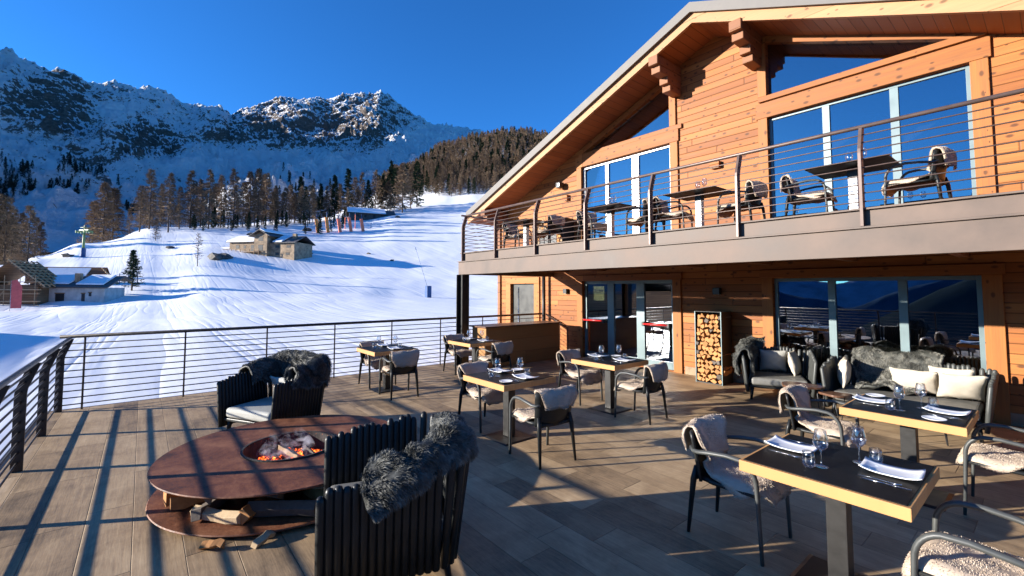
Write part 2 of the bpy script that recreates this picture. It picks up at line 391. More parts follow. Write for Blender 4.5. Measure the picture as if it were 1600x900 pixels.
# ------------------------------------------------------------------ terrain height from measured sight lines
TR = np.array([9., 12, 25, 45, 70, 95, 120, 150, 190, 240, 300, 400, 600, 720])
TT = {
 -300: [700, 600, 528, 500, 482, 470, 462, 458, 455, 452, 450, 448, 446, 450],
 -80:  [760, 640, 545, 508, 484, 450, 424, 436, 450, 446, 440, 436, 430, 430],
 0:    [760, 640, 545, 508, 486, 446, 413, 425, 440, 445, 440, 430, 420, 420],
 60:   [755, 640, 545, 508, 484, 441, 405, 401, 420, 430, 430, 425, 415, 415],
 127:  [745, 638, 543, 506, 476, 432, 402, 380, 392, 405, 405, 405, 400, 400],
 240:  [730, 625, 538, 500, 466, 426, 395, 366, 354, 365, 375, 380, 380, 385],
 330:  [720, 612, 530, 492, 455, 418, 386, 368, 356, 352, 360, 370, 375, 380],
 470:  [705, 595, 525, 488, 458, 426, 392, 370, 351, 343, 347, 355, 365, 380],
 560:  [695, 585, 520, 486, 461, 429, 396, 370, 345, 334, 330, 328, 320, 345],
 620:  [690, 580, 516, 485, 464, 430, 397, 368, 340, 324, 315, 300, 272, 300],
 700:  [685, 575, 513, 484, 465, 430, 397, 368, 342, 322, 306, 278, 232, 262],
 745:  [683, 573, 512, 484, 465, 430, 398, 368, 342, 320, 302, 268, 219, 250],
 800:  [680, 572, 512, 483, 465, 430, 398, 368, 342, 318, 300, 262, 209, 240],
 870:  [680, 570, 511, 483, 464, 430, 398, 368, 342, 318, 299, 262, 218, 250],
 1100: [690, 575, 515, 486, 466, 440, 420, 400, 385, 370, 350, 320, 290, 320],
 1500: [760, 640, 545, 500, 480, 470, 462, 455, 450, 446, 440, 430, 420, 430],
}
TX = sorted(TT)
def _pxaz(x):  # azimuth angle of a pixel column, measured from the view axis (positive to the right)
    return math.atan((x-CX)/(F/math.cos(PITCH)))
TAZ = np.array([_pxaz(x) for x in TX])
TZ = np.array([[EYE+r*elev(x, y) for r, y in zip(TR, TT[x])] for x in TX])
TZ[:, 0] = np.minimum(TZ[:, 0], -.75); TZ[:, 1] = np.minimum(TZ[:, 1], -.6)
AZF = math.radians(75)
def terr(X, Y, micro=True):
    X = np.asarray(X, float); Y = np.asarray(Y, float)
    r = np.hypot(X, Y); a = np.arctan2(X*rt[0]+Y*rt[1], X*fh[0]+Y*fh[1])
    fi = np.interp(np.clip(a, TAZ[0], TAZ[-1]), TAZ, np.arange(len(TAZ)))
    fj = np.interp(np.log(np.clip(r, TR[0], TR[-1])), np.log(TR), np.arange(len(TR)))
    i = np.minimum(fi.astype(int), len(TAZ)-2); j = np.minimum(fj.astype(int), len(TR)-2); u = fi-i; v = fj-j
    u = u*u*(3-2*u)
    z = (TZ[i, j]*(1-u)+TZ[i+1, j]*u)*(1-v)+(TZ[i, j+1]*(1-u)+TZ[i+1, j+1]*u)*v
    out = np.clip((np.abs(a)-R(52))/R(25), 0, 1); out = out*out*(3-2*out)
    z = z*(1-out)+(-2.2-.6*np.maximum(r-16, 0))*out
    if micro:
        k = np.clip((r-14)/60, 0, 1)
        z = z+fbm(X/22, Y/22, 4, 3)*.55*k+fbm(X/70, Y/70, 3, 9)*1.2*np.clip((r-60)/120, 0, 1)
    return z
def tz(x, y): return float(terr(np.array([x]), np.array([y]))[0])
def at(px, r):
    dx, dy = azdir(px); x, y = dx*r, dy*r; return x, y, tz(x, y)
def polar_grid(azs, rs):
    A, Rr = np.meshgrid(azs, rs, indexing='ij')
    X = Rr*(np.cos(A)*fh[0]+np.sin(A)*rt[0]); Y = Rr*(np.cos(A)*fh[1]+np.sin(A)*rt[1])
    n, m = A.shape; idx = np.arange(n*m).reshape(n, m)
    Fc = np.stack([idx[:-1, :-1], idx[:-1, 1:], idx[1:, 1:], idx[1:, :-1]], -1).reshape(-1, 4)[:, ::-1]
    return A, Rr, X, Y, Fc
azs = np.concatenate([np.linspace(-PI, R(-56), 60, endpoint=False), np.linspace(R(-56), R(22), 560, endpoint=False), np.linspace(R(22), PI, 70)])
rs = np.exp(np.linspace(math.log(1.), math.log(720), 330))
A, Rr, X, Y, Fc = polar_grid(azs, rs); Z = terr(X, Y)
g = np_mesh('snow_slope', np.stack([X, Y, Z], -1).reshape(-1, 3), Fc, M['snow'], smooth=True); tag(g, kind='structure')
# ------------------------------------------------------------------ mountains
SKY = [(-700, 70), (-400, 40), (-120, 62), (0, 74), (14, 88), (30, 92), (60, 98), (90, 108), (122, 124), (150, 122), (180, 126), (210, 130), (240, 142), (262, 156), (285, 166), (305, 165), (335, 166), (352, 176), (370, 164), (400, 158), (440, 149), (480, 152), (505, 158), (530, 150), (560, 147), (588, 142), (606, 150), (625, 165), (650, 180), (680, 194), (703, 194), (720, 202), (745, 208), (800, 230), (900, 260), (1100, 300)]
SKX = [s[0] for s in SKY]; SKE = [elev(*s) for s in SKY]
SAZ = [_pxaz(x) for x in SKX]
BAS = [(-700, 400), (0, 400), (127, 390), (240, 378), (400, 368), (560, 352), (700, 330), (1100, 330)]
BAZ = [_pxaz(s[0]) for s in BAS]; BE = [elev(*s) for s in BAS]
azm = np.linspace(R(-66), R(20), 980); tm = np.linspace(-.04, 1.12, 430)
Am, Tm = np.meshgrid(azm, tm, indexing='ij')
Rm = 440+1360*Tm
es = np.interp(Am, SAZ, SKE); eb = np.interp(Am, BAZ, BE)
tt = np.clip(Tm, 0, 1); prof = .62*tt**1.05+.38*tt**2.2
e = eb+(es-eb)*prof
Zm = EYE+Rm*e
Xm = Rm*(np.cos(Am)*fh[0]+np.sin(Am)*rt[0]); Ym = Rm*(np.cos(Am)*fh[1]+np.sin(Am)*rt[1])
rid = fbm(Xm/260+3.1, Ym/260, 7, 21, .52, ridged=True); rg2 = fbm(Xm/75, Ym/75, 5, 44, .55, ridged=True)
env = np.clip(tt/.12, 0, 1)*np.clip((1.02-tt)/.3, .2, 1)
fine = fbm(Xm/38, Ym/38, 5, 91, .6, ridged=True)*np.clip(tt/.3, 0, 1)*22
Zm = Zm+(rid*95+rg2*30-30)*env+fine
over = np.clip(Tm-1, 0, 1); Zm = Zm-over*Rm*1.6
dzr = np.gradient(Zm, axis=1)/np.gradient(Rm, axis=1); dza = np.gradient(Zm, axis=0)/(np.gradient(Am, axis=0)*Rm)
slope = np.hypot(dzr, dza)
PXm = CX+np.tan(Am)*F/math.cos(PITCH); ELm = (Zm-EYE)/Rm
def pix_y(px, el):  # screen height of an elevation in a column
    d = np.stack([np.cos(Am), np.sin(Am)], -1)
    zc = np.cos(Am)*math.cos(PITCH)+el*math.sin(PITCH); yc = el*math.cos(PITCH)-np.cos(Am)*math.sin(PITCH)
    return CY-F*yc/zc
PYm = pix_y(PXm, ELm)
def blob(cx, cy, rx, ry): return np.exp(-(((PXm-cx)/rx)**2+((PYm-cy)/ry)**2))
rock = -.17+.85*np.clip(slope-1., -.5, .6)+.36*blob(560, 190, 120, 55)+.22*blob(430, 200, 90, 50)+.18*blob(260, 150, 160, 26)+.75*blob(55, 152, 62, 42)+.3*blob(100, 185, 45, 22)+.6*blob(215, 214, 45, 26)+.3*blob(262, 235, 22, 16)+.22*blob(350, 205, 70, 28)-.36*blob(560, 262, 170, 24)-.22*blob(390, 262, 90, 24)-.28*blob(300, 258, 120, 20)-.4*blob(690, 215, 60, 20)-.35*blob(160, 170, 30, 12)+.2*blob(150, 250, 110, 30)+.2*blob(330, 300, 120, 30)+.15*blob(480, 300, 90, 22)
_, _, _, _, Fm = polar_grid(azm, tm)
mo = np_mesh('mountain', np.stack([Xm, Ym, Zm], -1).reshape(-1, 3), Fm, M['mount'], smooth=True, attrs={'rock': rock.ravel()})
tag(mo, kind='structure')
# valley and ridges on the far side of the valley (seen mirrored in the windows), plus two added shade ridges
def ridge_ring(name, r0, base, prof, a0, a1, seed, mat, depth=900, amp=60):
    aa = np.linspace(R(a0), R(a1), 260); ss = np.linspace(0, 1, 40)
    A, S = np.meshgrid(aa, ss, indexing='ij'); Rr = r0+depth*S
    X = Rr*np.cos(A); Y = Rr*np.sin(A)
    h = np.interp(np.degrees(A), [p[0] for p in prof], [p[1] for p in prof])
    Z = base+(h-base)*np.sin(np.clip(S, 0, 1)*PI)**.8+fbm(X/300, Y/300, 5, seed, .5, True)*amp*np.sin(S*PI)
    n, m = A.shape; idx = np.arange(n*m).reshape(n, m)
    Fc = np.stack([idx[:-1, :-1], idx[:-1, 1:], idx[1:, 1:], idx[1:, :-1]], -1).reshape(-1, 4)
    tag(np_mesh(name, np.stack([X, Y, Z], -1).reshape(-1, 3), Fc, mat, smooth=True), kind='structure')
ridge_ring('unseen_shade_ridge', 520, -120, [(-169.5, 120), (-167, 150), (-157, 165), (-146, 160), (-143, 60)], -169.5, -143, 29, M['mount'], 500, 20)  # unseen ridge added to keep the sun off the mountain's foot
ridge_ring('unseen_shade_massif', 1350, -300, [(-169.5, 500), (-166, 800), (-158, 840), (-150, 720), (-146, 560), (-143, 150)], -169.5, -143, 23, M['mount'], 900, 50)  # unseen massif added so that its shadow falls on the mountain face
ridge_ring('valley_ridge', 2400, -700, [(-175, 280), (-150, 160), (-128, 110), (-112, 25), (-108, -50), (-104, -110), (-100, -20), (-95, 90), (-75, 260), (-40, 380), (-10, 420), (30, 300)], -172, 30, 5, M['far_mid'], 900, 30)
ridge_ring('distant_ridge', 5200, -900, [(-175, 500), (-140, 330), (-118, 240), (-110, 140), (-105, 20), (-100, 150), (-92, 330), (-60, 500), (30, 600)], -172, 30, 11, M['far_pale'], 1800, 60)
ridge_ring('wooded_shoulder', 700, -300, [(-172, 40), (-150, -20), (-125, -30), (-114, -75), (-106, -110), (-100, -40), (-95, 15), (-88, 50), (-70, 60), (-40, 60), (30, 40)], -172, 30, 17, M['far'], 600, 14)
# ================================================================== THE LODGE
RX = -4.4
def zr(x, off=0.): return 7.16+off-(.395 if x < RX else .435)*abs(x-RX)
lodge = empty('timber_lodge', (0, 0, 0), label='two storey larch clad lodge with gable roof and long balcony over the terrace', cat='lodge')
WY = 9.15
wb = MB()
def wpiece(x0, x1, a0, a1, b0, b1, y0=WY, y1=WY+.2):
    if max(b0-a0, b1-a1) < .02: return
    wb.hexa([(x0,y0,a0),(x1,y0,a1),(x1,y1,a1),(x0,y1,a0),(x0,y0,b0),(x1,y0,b1),(x1,y1,b1),(x0,y1,b0)])
def t1(x): return 6.57-.405*(-5.46-x)
def t2(x): return 6.6-.415*(x+3.4)
cols = [(-11.75, -11.17, []), (-11.17, -10.05, [(0, 0, 2., 2.)]), (-10.05, -8.12, []),
        (-8.12, -7.95, [(.03, .03, 2.05, 2.05), (2.72, 2.72, 5.15, 5.15)]),
        (-7.95, -5.46, [(.03, .03, 2.05, 2.05), (2.72, 2.72, 5.15, 5.15), (5.52, 5.52, t1(-7.95), t1(-5.46))]),
        (-5.46, RX, []), (RX, -3.4, []),
        (-3.4, -.88, [(.03, .03, 2.04, 2.04), (2.72, 2.72, 5.12, 5.12), (5.55, 5.55, t2(-3.4), t2(-.88))]),
        (-.88, -.68, [(.03, .03, 2.04, 2.04), (2.72, 2.72, 5.12, 5.12)]), (-.68, 4.6, [])]
for x0, x1, ops in cols:
    c0 = c1 = -1.6 if x0 < -9.8 else -.3
    for a0, a1, b0, b1 in ops:
        wpiece(x0, x1, c0, c1, a0, a1); c0, c1 = b0, b1
    wpiece(x0, x1, c0, c1, zr(x0+1e-4), zr(x1-1e-4))
wb.build('facade_wall', M['siding'], lodge)
for wa, wc in (((-11.75, WY+.202, -2.5), (-11.55, 20, 4.2)), ((4.4, WY+.202, -2.5), (4.6, 20, 3.2)), ((-11.548, 19.8, -2.5), (4.398, 20, 3.2))):
    sw = MB(); sw.box(wa, wc); sw.build('side_wall', M['siding'], lodge)
for pa, pc in (((-5.2, WY-.022, 0.004), (-3.66, WY-.001, .17)), ((-.48, WY-.022, .004), (4.6, WY-.001, .17))):
    pb = MB(); pb.box(pa, pc); pb.build('stone_plinth', M['stone'], lodge)
# roof
for sgn, xe, nm in ((-1, -12.35, 'roof'), (1, 5.3, 'roof')):
    k = .395 if sgn < 0 else .435
    def slab(y0, y1, lo, hi, xa=RX, xb=xe):
        za = 7.16-k*abs(xa-RX); zb = 7.16-k*abs(xb-RX)
        p = [(xa,y0,za+lo),(xb,y0,zb+lo),(xb,y1,zb+lo),(xa,y1,za+lo),(xa,y0,za+hi),(xb,y0,zb+hi),(xb,y1,zb+hi),(xa,y1,za+hi)]
        return MB().hexa(p)
    s1 = slab(8.2, 20.3, .2, .33); rf = s1.build(nm, M['roofmetal'], lodge)
    s2 = slab(8.31, 20.2, .005, .19); s2.build('soffit', M['soffit'], rf)
    s3 = slab(8.24, 8.305, -.03, .195); s3.build('fascia', M['fascia'], rf)
    s4 = slab(8.16, 8.198, .16, .36); s4.build('metal_verge', M['roofmetal'], rf)
# purlin brackets
for bx, sc_ in ((-5.27, 1.), (-3.56, 1.), (-11.45, .55), (-8.6, .0), (1.9, .55)):
    if sc_ == 0: continue
    z = zr(bx)-.02; b = MB()
    for k, (yf, h) in enumerate(((8.2, .2), (8.3, .15), (8.6, .15), (8.7, .14))):
        if sc_ < 1 and k > 1: break
        b.box((bx-.11+.004*k, yf, z-h), (bx+.11-.004*k, WY-.002, z-.002)); z -= h
    b.build('purlin_bracket', M['timber'], lodge, bevel=.012)
# casings
def casing(name, parts, mat):
    for a, c in parts:
        b = MB(); b.box(a, c); b.build(name, M[mat], lodge, bevel=.006)
P0, P1 = WY-.045, WY-.003
for xl, xr, tb in ((-8.12, -5.46, 5.15), (-3.4, -.68, 5.12)):
    casing('window_casing', [((xl-.19, P0, .005), (xl-.001, P1, 2.05)), ((xr+.001, P0, .005), (xr+.2, P1, 2.05)),
                             ((xl-.17, P0, 2.725), (xl-.001, P1, tb+.0)), ((xr+.001, P0, 2.725), (xr+.19, P1, tb+.0))], 'casing_v')
    casing('window_casing', [((xl-.22, P0-.004, 2.052), (xr+.23, P1, 2.2)), ((xl-.2, P0-.004, tb+.002), (xr+.22, P1, tb+.3))], 'casing')
for xa, xb, f, base in ((-8.05, -5.46, t1, 5.52), (-3.4, -.80, t2, 5.55)):
    sb = MB(); sb.hexa([(xa,P0,f(xa)),(xb,P0,f(xb)),(xb,P1,f(xb)),(xa,P1,f(xa)),(xa,P0,f(xa)+.13),(xb,P0,f(xb)+.13),(xb,P1,f(xb)+.13),(xa,P1,f(xa)+.13)])
    sb.build('gable_window_casing', M['casing'], lodge, bevel=.005); sb = MB(); sb.box((xa-.15, P0-.008, base-.099), (xb+.3, P1, base-.0)); sb.build('gable_window_casing', M['casing'], lodge, bevel=.005)
casing('gable_window_casing', [((-5.459, P0-.002, 5.521), (-5.3, P1, 6.56)), ((-3.56, P0-.002, 5.551), (-3.401, P1, 6.59))], 'casing_v')
casing('door_casing', [((-11.4, P0, 0.), (-11.172, P1, 2.0)), ((-10.048, P0, 0.), (-9.82, P1, 2.0)), ((-11.4, P0-.004, 2.002), (-9.82, P1, 2.2))], 'casing')
b = MB(); b.box((-11.82, WY-.06, -1.5), (-11.7, WY-.004, 4.2)); b.build('corner_board', M['timber'], lodge)
# leaf door at far left, a grey-brown panel
b = MB(); b.box((-11.16, WY+.06, .02), (-10.06, WY+.1, 1.99)); dl = b.build('side_door', simple('brown_grey_door', (.035,.035,.03), .4), lodge, bevel=.004)
b = MB(); b.box((-10.9, WY+.045, .1), (-10.86, WY+.059, 1.9)); b.build('handle', M['chrome'], dl)
def Xat(px, y=9.2, py=500): d = ray(px, py); return d[0]*y/d[1]
# windows: frame mesh with its panes as sub-parts
def window(name, xl, xr, z0, z1, splits, mat, fw_=.06, y0=9.2, y1=9.27, bottom=None, mw=.11):
    b = MB(); xs = [xl]+[s for s in splits]+[xr]
    b.box((xl+.002, y0, z0+.002), (xl+fw_, y1, z1-.002)); b.box((xr-fw_, y0, z0+.002), (xr-.002, y1, z1-.002))
    b.box((xl+fw_+.001, y0+.001, z1-fw_), (xr-fw_-.001, y1-.001, z1-.002)); bt = bottom or fw_
    b.box((xl+fw_+.001, y0+.001, z0+.002), (xr-fw_-.001, y1-.001, z0+bt))
    for s, w in splits_w(splits, mw): b.box((s-w/2, y0-.004, z0+bt+.001), (s+w/2, y1+.003, z1-fw_-.001))
    f = b.build(name, M[mat], lodge, bevel=.003)
    ed = [(xl+fw_)]+[q for s, w in splits_w(splits, mw) for q in (s-w/2, s+w/2)]+[xr-fw_]
    for i in range(0, len(ed), 2):
        p = MB(); p.box((ed[i]+.001, y0+.03, z0+bt+.002), (ed[i+1]-.001, y0+.042, z1-fw_-.002)); p.build('glass_pane', M['pane_low' if z1 < 2.5 else 'pane'], f)
    return f
def splits_w(sp, mw): return [(s if isinstance(s, tuple) else (s, mw)) for s in sp]
window('window', -3.4, -.68, .03, 2.04, [-2.49, -1.55], 'frame')
window('window', -3.4, -.68, 2.72, 5.12, [-2.475, -1.545], 'frame', fw_=.05)
window('window', -8.12, -5.46, 2.72, 5.15, [(Xat(951), .1), (Xat(996), .2)], 'frame_w', fw_=.06)
dA = window('terrace_door', -8.12, -5.46, .03, 2.05, [(Xat(954.5), .2), (Xat(1001), .22)], 'frame', fw_=.08, bottom=.16)
for xa, xb, z in ((Xat(913), Xat(945), 1.02), (Xat(1007), Xat(1046), 1.02)):
    b = MB(); b.tube((xa, 9.14, z), (xb, 9.14, z-.0), .022, 10)
    bb = b.build('panic_bar', M['red'], dA, smooth=True)
    for xq in (xa, xb): b = MB(); b.box((xq-.03, 9.12, z-.05), (xq+.03, 9.198, z+.05)); b.build('bar_bracket', M['black'], dA, bevel=.006)
for xa, xb, f, base in ((-7.95, -5.46, t1, 5.52), (-3.4, -.88, t2, 5.55)):
    b = MB(); lo = min(f(xa), f(xb)); 
    b.hexa([(xa,9.24,base+.001),(xb,9.24,base+.001),(xb,9.25,base+.001),(xa,9.25,base+.001),(xa,9.24,f(xa)-.001),(xb,9.24,f(xb)-.001),(xb,9.25,f(xb)-.001),(xa,9.25,f(xa)-.001)])
    b.build('gable_window_pane', M['pane'], lodge)
# interior
b = MB()
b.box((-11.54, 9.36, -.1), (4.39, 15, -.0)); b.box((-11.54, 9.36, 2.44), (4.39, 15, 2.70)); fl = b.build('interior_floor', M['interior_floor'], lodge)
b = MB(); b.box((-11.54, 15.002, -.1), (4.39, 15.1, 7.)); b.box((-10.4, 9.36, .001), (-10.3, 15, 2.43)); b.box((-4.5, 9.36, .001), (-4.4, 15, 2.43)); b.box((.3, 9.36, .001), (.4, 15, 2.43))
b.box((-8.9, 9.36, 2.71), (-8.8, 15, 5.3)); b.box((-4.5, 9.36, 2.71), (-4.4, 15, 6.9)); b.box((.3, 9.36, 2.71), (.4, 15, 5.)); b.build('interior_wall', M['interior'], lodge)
for pa, pc in (((-3.3, 10.3, 4.3), (-1.9, 10.3, 4.95)), ((-2.6, 10.6, 3.9), (-1.2, 10.6, 4.8)), ((-3.3, 10.8, 4.7), (-.7, 10.8, 4.72)), ((-3.2, 10.4, 6.0), (-1.6, 10.4, 5.9))):
    b = MB(); b.bar(pa, pc, .2, .12); b.build('interior_rafter', M['fascia'], lodge)
sc1 = empty('wall_sconce', (-.42, 12.2, 1.72), label='glowing up and down wall light inside behind the right hand terrace window', cat='wall light')
b = MB(); b.box((-.07, -.05, -.05), (.07, .05, .05)); b.box((-.25, .0501, -1.6), (.25, .1, .6)); b.build('fitting', M['black'], sc1)
for zq in (.052, -.066): b = MB(); b.box((-.05, -.04, zq), (.05, .04, zq+.014)); b.build('glowing_slot', M['lamp'], sc1)
# lit sign behind the glass door
cu = bpy.data.curves.new('t', 'FONT'); cu.body = 'ROM'; cu.size = .15; cu.extrude = .004; cu.align_x = 'CENTER'
to = bpy.data.objects.new('t', cu); me = bpy.data.meshes.new_from_object(to); bpy.data.objects.remove(to)
sg = empty('lit_bar_sign', (-8.62, 10.4, 1.6), label='yellow lit sign with dark lettering seen through the left leaf of the glass door', cat='sign')
b = MB(); b.box((-.2, 0, -.1), (.17, .03, .32)); b.build('panel', M['signlit'], sg)
so = bpy.data.objects.new('lettering', me); me.materials.clear(); me.materials.append(M['black']); link(so, sg); so.location = (0, -.008, .12); so.rotation_euler = (PI/2, 0, 0)
# balcony
X0, X1, BY = -9.3, 4.6, 6.0
b = MB(); b.box((X0+.1, BY+.1, 2.6), (X1, WY-.004, 2.7)); sl = b.build('balcony_floor', M['soffit'], lodge)
b = MB(); b.box((X0, BY-.06, 2.19), (X1, BY+.0, 2.49)); b.box((X0+.0, BY+.001, 2.19), (X0+.06, WY-.004, 2.49)); lb = b.build('balcony_edge_beam', M['steel_taupe'], lodge, bevel=.004)
b = MB(); b.box((X0, BY-.09, 2.492), (X1, BY+.0, 2.515)); b.box((X0+.03, BY+.02, 2.516), (X1, BY+.06, 2.70)); b.box((X0+.03, BY+.061, 2.516), (X0+.07, WY-.004, 2.70)); b.box((X0, BY-.02, 2.701), (X1, BY+.12, 2.722)); b.build('balcony_upper_beam', M['steel_taupe'], lodge, bevel=.003)
b = MB()
for i in range(11): x = X0+.6+i*1.31; b.box((x-.05, BY+.002, 2.3), (x+.05, WY-.004, 2.49))
b.build('balcony_joist', M['timber'], lodge)
b = MB(); b.box((X0+.075, BY+.07, 2.5), (X1, WY-.004, 2.56)); b.build('balcony_soffit', M['soffit'], lodge)
# column
b = MB(); cx, cy = -9.16, 5.98
b.box((cx-.13, cy-.1, 0), (cx-.11, cy+.1, 2.19)); b.box((cx+.11, cy-.1, 0), (cx+.13, cy+.1, 2.19)); b.box((cx-.109, cy-.01, 0), (cx+.109, cy+.01, 2.19)); b.box((cx-.2, cy-.16, .001), (cx+.2, cy+.16, .02))
b.build('balcony_column', M['steel_dark'], lodge)
b = MB(); b.tube((-9.5, 9.0, -.2), (-9.5, 9.0, 2.5), .05, 12); b.build('downpipe', M['steel_dark'], lodge, smooth=True)
# railings
def railing(name, p0, p1, inward, posts, z0, ztop, matn, label, cat='railing', bent=True, parent=None, nb=10, lead=.0, thin=False, zp=None, br=.007, hr=.024):
    """p0,p1 ends of the base line; inward unit normal; posts = distances along"""
    p0 = Vector(p0); p1 = Vector(p1); d = (p1-p0).normalized(); n = Vector(inward); Lh = (p1-p0).length
    root = empty(name, (p0.x, p0.y, z0), label=label, cat=cat, parent=None) if parent is None else parent
    o = Vector((p0.x, p0.y, z0)) if parent is None else Vector((0, 0, 0))
    base = p0-o if parent is None else p0
    def P(s, off, z): q = p0+d*s+n*off; return Vector((q.x, q.y, z))-o
    bend = .1 if bent else 0.
    def prof(z):  # inward offset of the fence plane at a height
        k = (z-(ztop-.3))/.3; return bend*max(0, k)**1.2
    zb = zp if zp is not None else z0
    for s in posts:
        b = MB()
        if thin: b.tube(P(s, 0, zb), P(s, prof(ztop), ztop), .014, 8)
        else:
            zs = [zb, ztop-.32, ztop-.27, ztop-.02]; ring = []
            for z in zs:
                o2 = prof(z); 
                for w, t in ((-.045, -.016), (.045, -.016), (.045, .016), (-.045, .016)):
                    q = P(s, o2+w, z)+d*t; ring.append(q)
            fs = [(3, 2, 1, 0), (12, 13, 14, 15)]
            for i in range(3):
                for k in range(4): k2 = (k+1) % 4; fs.append((i*4+k, i*4+k2, i*4+4+k2, i*4+4+k))
            b.add(ring, fs)
        b.build('railing_post', M[matn], root, bevel=0 if thin else .003)
    for i in range(nb):
        z = (z0 if zp is None else z0)+.09+(ztop-z0-.1)*i/nb
        b = MB(); b.tube(P(0, prof(z)-.0, z), P(Lh, prof(z), z), br, 6); b.build('railing_bar', M[matn], root, smooth=True)
    b = MB(); b.tube(P(-.02, prof(ztop), ztop), P(Lh+.02, prof(ztop), ztop), hr, 10); b.build('handrail', M[matn], root, smooth=True)
    return root
railing('terrace_railing', (-9.62, -.93, 0), (6, -.93, 0), (0, 1, 0), [.02+1.42*i for i in range(11)], 0, 1.1, 'rail_dark', 'dark steel railing with flat bent posts along the left edge of the terrace', br=.0105)
railing('terrace_railing', (-9.6, -.93, 0), (-9.6, 9.05, 0), (1, 0, 0), [.26+1.26*i for i in range(8)], 0, 1.12, 'rail_dark', 'dark horizontal bar railing on slim round posts between terrace and ski slope', bent=False, thin=True, hr=.027, br=.009)
st = empty('stair_handrail', (-9.45, 9.05, 1.1), label='short sloping dark handrail falling along the timber wall behind the bar counter', cat='handrail')
b = MB(); b.tube((0, 0, 0), (.85, .0, -.33), .018, 8); b.tube((.85, 0, -.33), (.85, 0, -1.1), .012, 8); b.build('rail', M['rail_dark'], st, smooth=True)
rl = empty('balcony_railing', (0, 0, 0), label='taupe steel balcony railing of bent posts and thin horizontal bars above the terrace', cat='railing')
railing('x', (-9.22, 5.99, 0), (4.6, 5.99, 0), (0, 1, 0), [.05+1.31*i for i in range(11)], 2.70, 3.64, 'rail_taupe', '', parent=rl, nb=9, zp=2.52)
railing('x', (-9.22, 5.99, 0), (-9.22, 9.1, 0), (1, 0, 0), [1.3, 2.6], 2.70, 3.64, 'rail_taupe', '', parent=rl, nb=9, zp=2.52, thin=True, bent=False)
# wall boxes
def wall_box(x, z, w, h, mat, label, d=.1, cat='wall light'):
    r_ = empty('wall_light', (x, WY-.001, z), label=label, cat=cat, group='box shaped lights on the timber walls')
    b = MB(); b.box((-w/2, -d, -h/2), (w/2, 0, h/2)); b.build('housing', M[mat], r_, bevel=.005)
    b = MB(); b.box((-w/2+.01, -d+.01, -h/2-.006), (w/2-.01, -.01, -h/2-.001)); b.build('lens', M['cushion'], r_)
wall_box(-8.72, 1.78, .13, .13, 'steel_dark', 'dark cube wall light left of the glass terrace door')
wall_box(-4.45, 1.8, .14, .13, 'steel_dark', 'dark cube wall light in the shade above the tall log rack')
wall_box(-8.68, 4.4, .16, .15, 'siding', 'timber coloured box light left of the upper balcony door, under the loudspeaker')
wall_box(-4.42, 4.42, .2, .13, 'siding', 'timber coloured box light on the upper wall between the balcony windows')
wall_box(-.1, 4.45, .24, .15, 'siding', 'timber coloured box light at the right end of the upper wall')
sp_ = empty('loudspeaker', (-8.84, WY-.001, 4.76), label='small black outdoor loudspeaker bracketed high on the upper wall', cat='loudspeaker')
b = MB(); b.box((-.08, -.22, -.07), (.08, -.05, .09)); b.box((-.02, -.05, -.02), (.02, 0, .02)); b.build('cabinet', M['black'], sp_, bevel=.012)
b = MB(); b.T = Matrix.Translation((.02, -.225, .01)) @ Matrix.Rotation(PI/2, 4, 'X'); b.lathe([(.0, .004), (.05, .0), (.055, .01)], 16); b.build('cone', M['chrome'], sp_)
# ================================================================== TREES
def rot_frame(d):
    a, b = frame_of(Vector(d)); return np.array(a), np.array(b)
def tris_along(V, Fc, o, d, L, w, hang):
    d = np.array(d, float)+np.array([0, 0, -hang]); d /= np.linalg.norm(d)
    s = np.cross(d, RNG.normal(size=3)); s /= np.linalg.norm(s)+1e-9
    n = len(V); V += [o+s*w/2, o-s*w/2, o+d*L]; Fc.append((n, n+1, n+2))
    # a second blade across the first so that the twig has body from every side
    s2 = np.cross(d, s); V += [o+s2*w/2, o-s2*w/2, o+d*L*.95]; Fc.append((n+3, n+4, n+5))
def conifer_mesh(H, W, nb, nt, z0, tw, tl, hang, power, rise=.0, seed=0, gap=.0):
    global RNG
    RNG = np.random.default_rng(seed)
    V = []; Fc = []
    for i in range(nb):
        u = (i+RNG.random())/nb; u = u**.85
        if gap and RNG.random() < gap: continue
        z = H*(z0+(1-z0)*u*.985); L = W*((1-u)**power*(.7+.45*RNG.random())+.03)*(1 if u > .07 else .7)
        a = RNG.random()*2*PI; dr = np.array([math.cos(a), math.sin(a), rise+RNG.normal()*.1]); dr /= np.linalg.norm(dr)
        o = np.array([0, 0, z]); A, B = rot_frame(dr); w = .035+L*.012
        n = len(V); V += [o+A*w, o-A*w*.5+B*w*.8, o-A*w*.5-B*w*.8, o+dr*L]; Fc += [(n, n+1, n+3), (n+1, n+2, n+3), (n+2, n, n+3)]
        for k in range(nt):
            t = .12+.88*RNG.random()**.8; q = o+dr*L*t+RNG.normal(size=3)*.04*W*.4
            dd = dr*.9+RNG.normal(size=3)*.55
            tris_along(V, Fc, q, dd, tl*(.5+.8*RNG.random())*(1.1-t*.4), tw*(.6+.8*RNG.random()), hang)
    return np.array(V), np.array(Fc)
def trunk_mb(H, r):
    b = MB(); pts = []; rr = []
    lx = random.uniform(-.01, .01)*H
    for i in range(7): t = i/6; pts.append((lx*t*t*3*math.sin(t*3), lx*t*(1-t), H*t*.99-.6*(i == 0))); rr.append(r*(1-t)**.8+.015)
    b.sweep(pts, rr, n=7, ref=Vector((1, 0, 0))); return b
def crown_obj(name, V, Fc, mat, parent):
    return np_mesh(name, V, Fc, M[mat], parent)
PROTO = {}
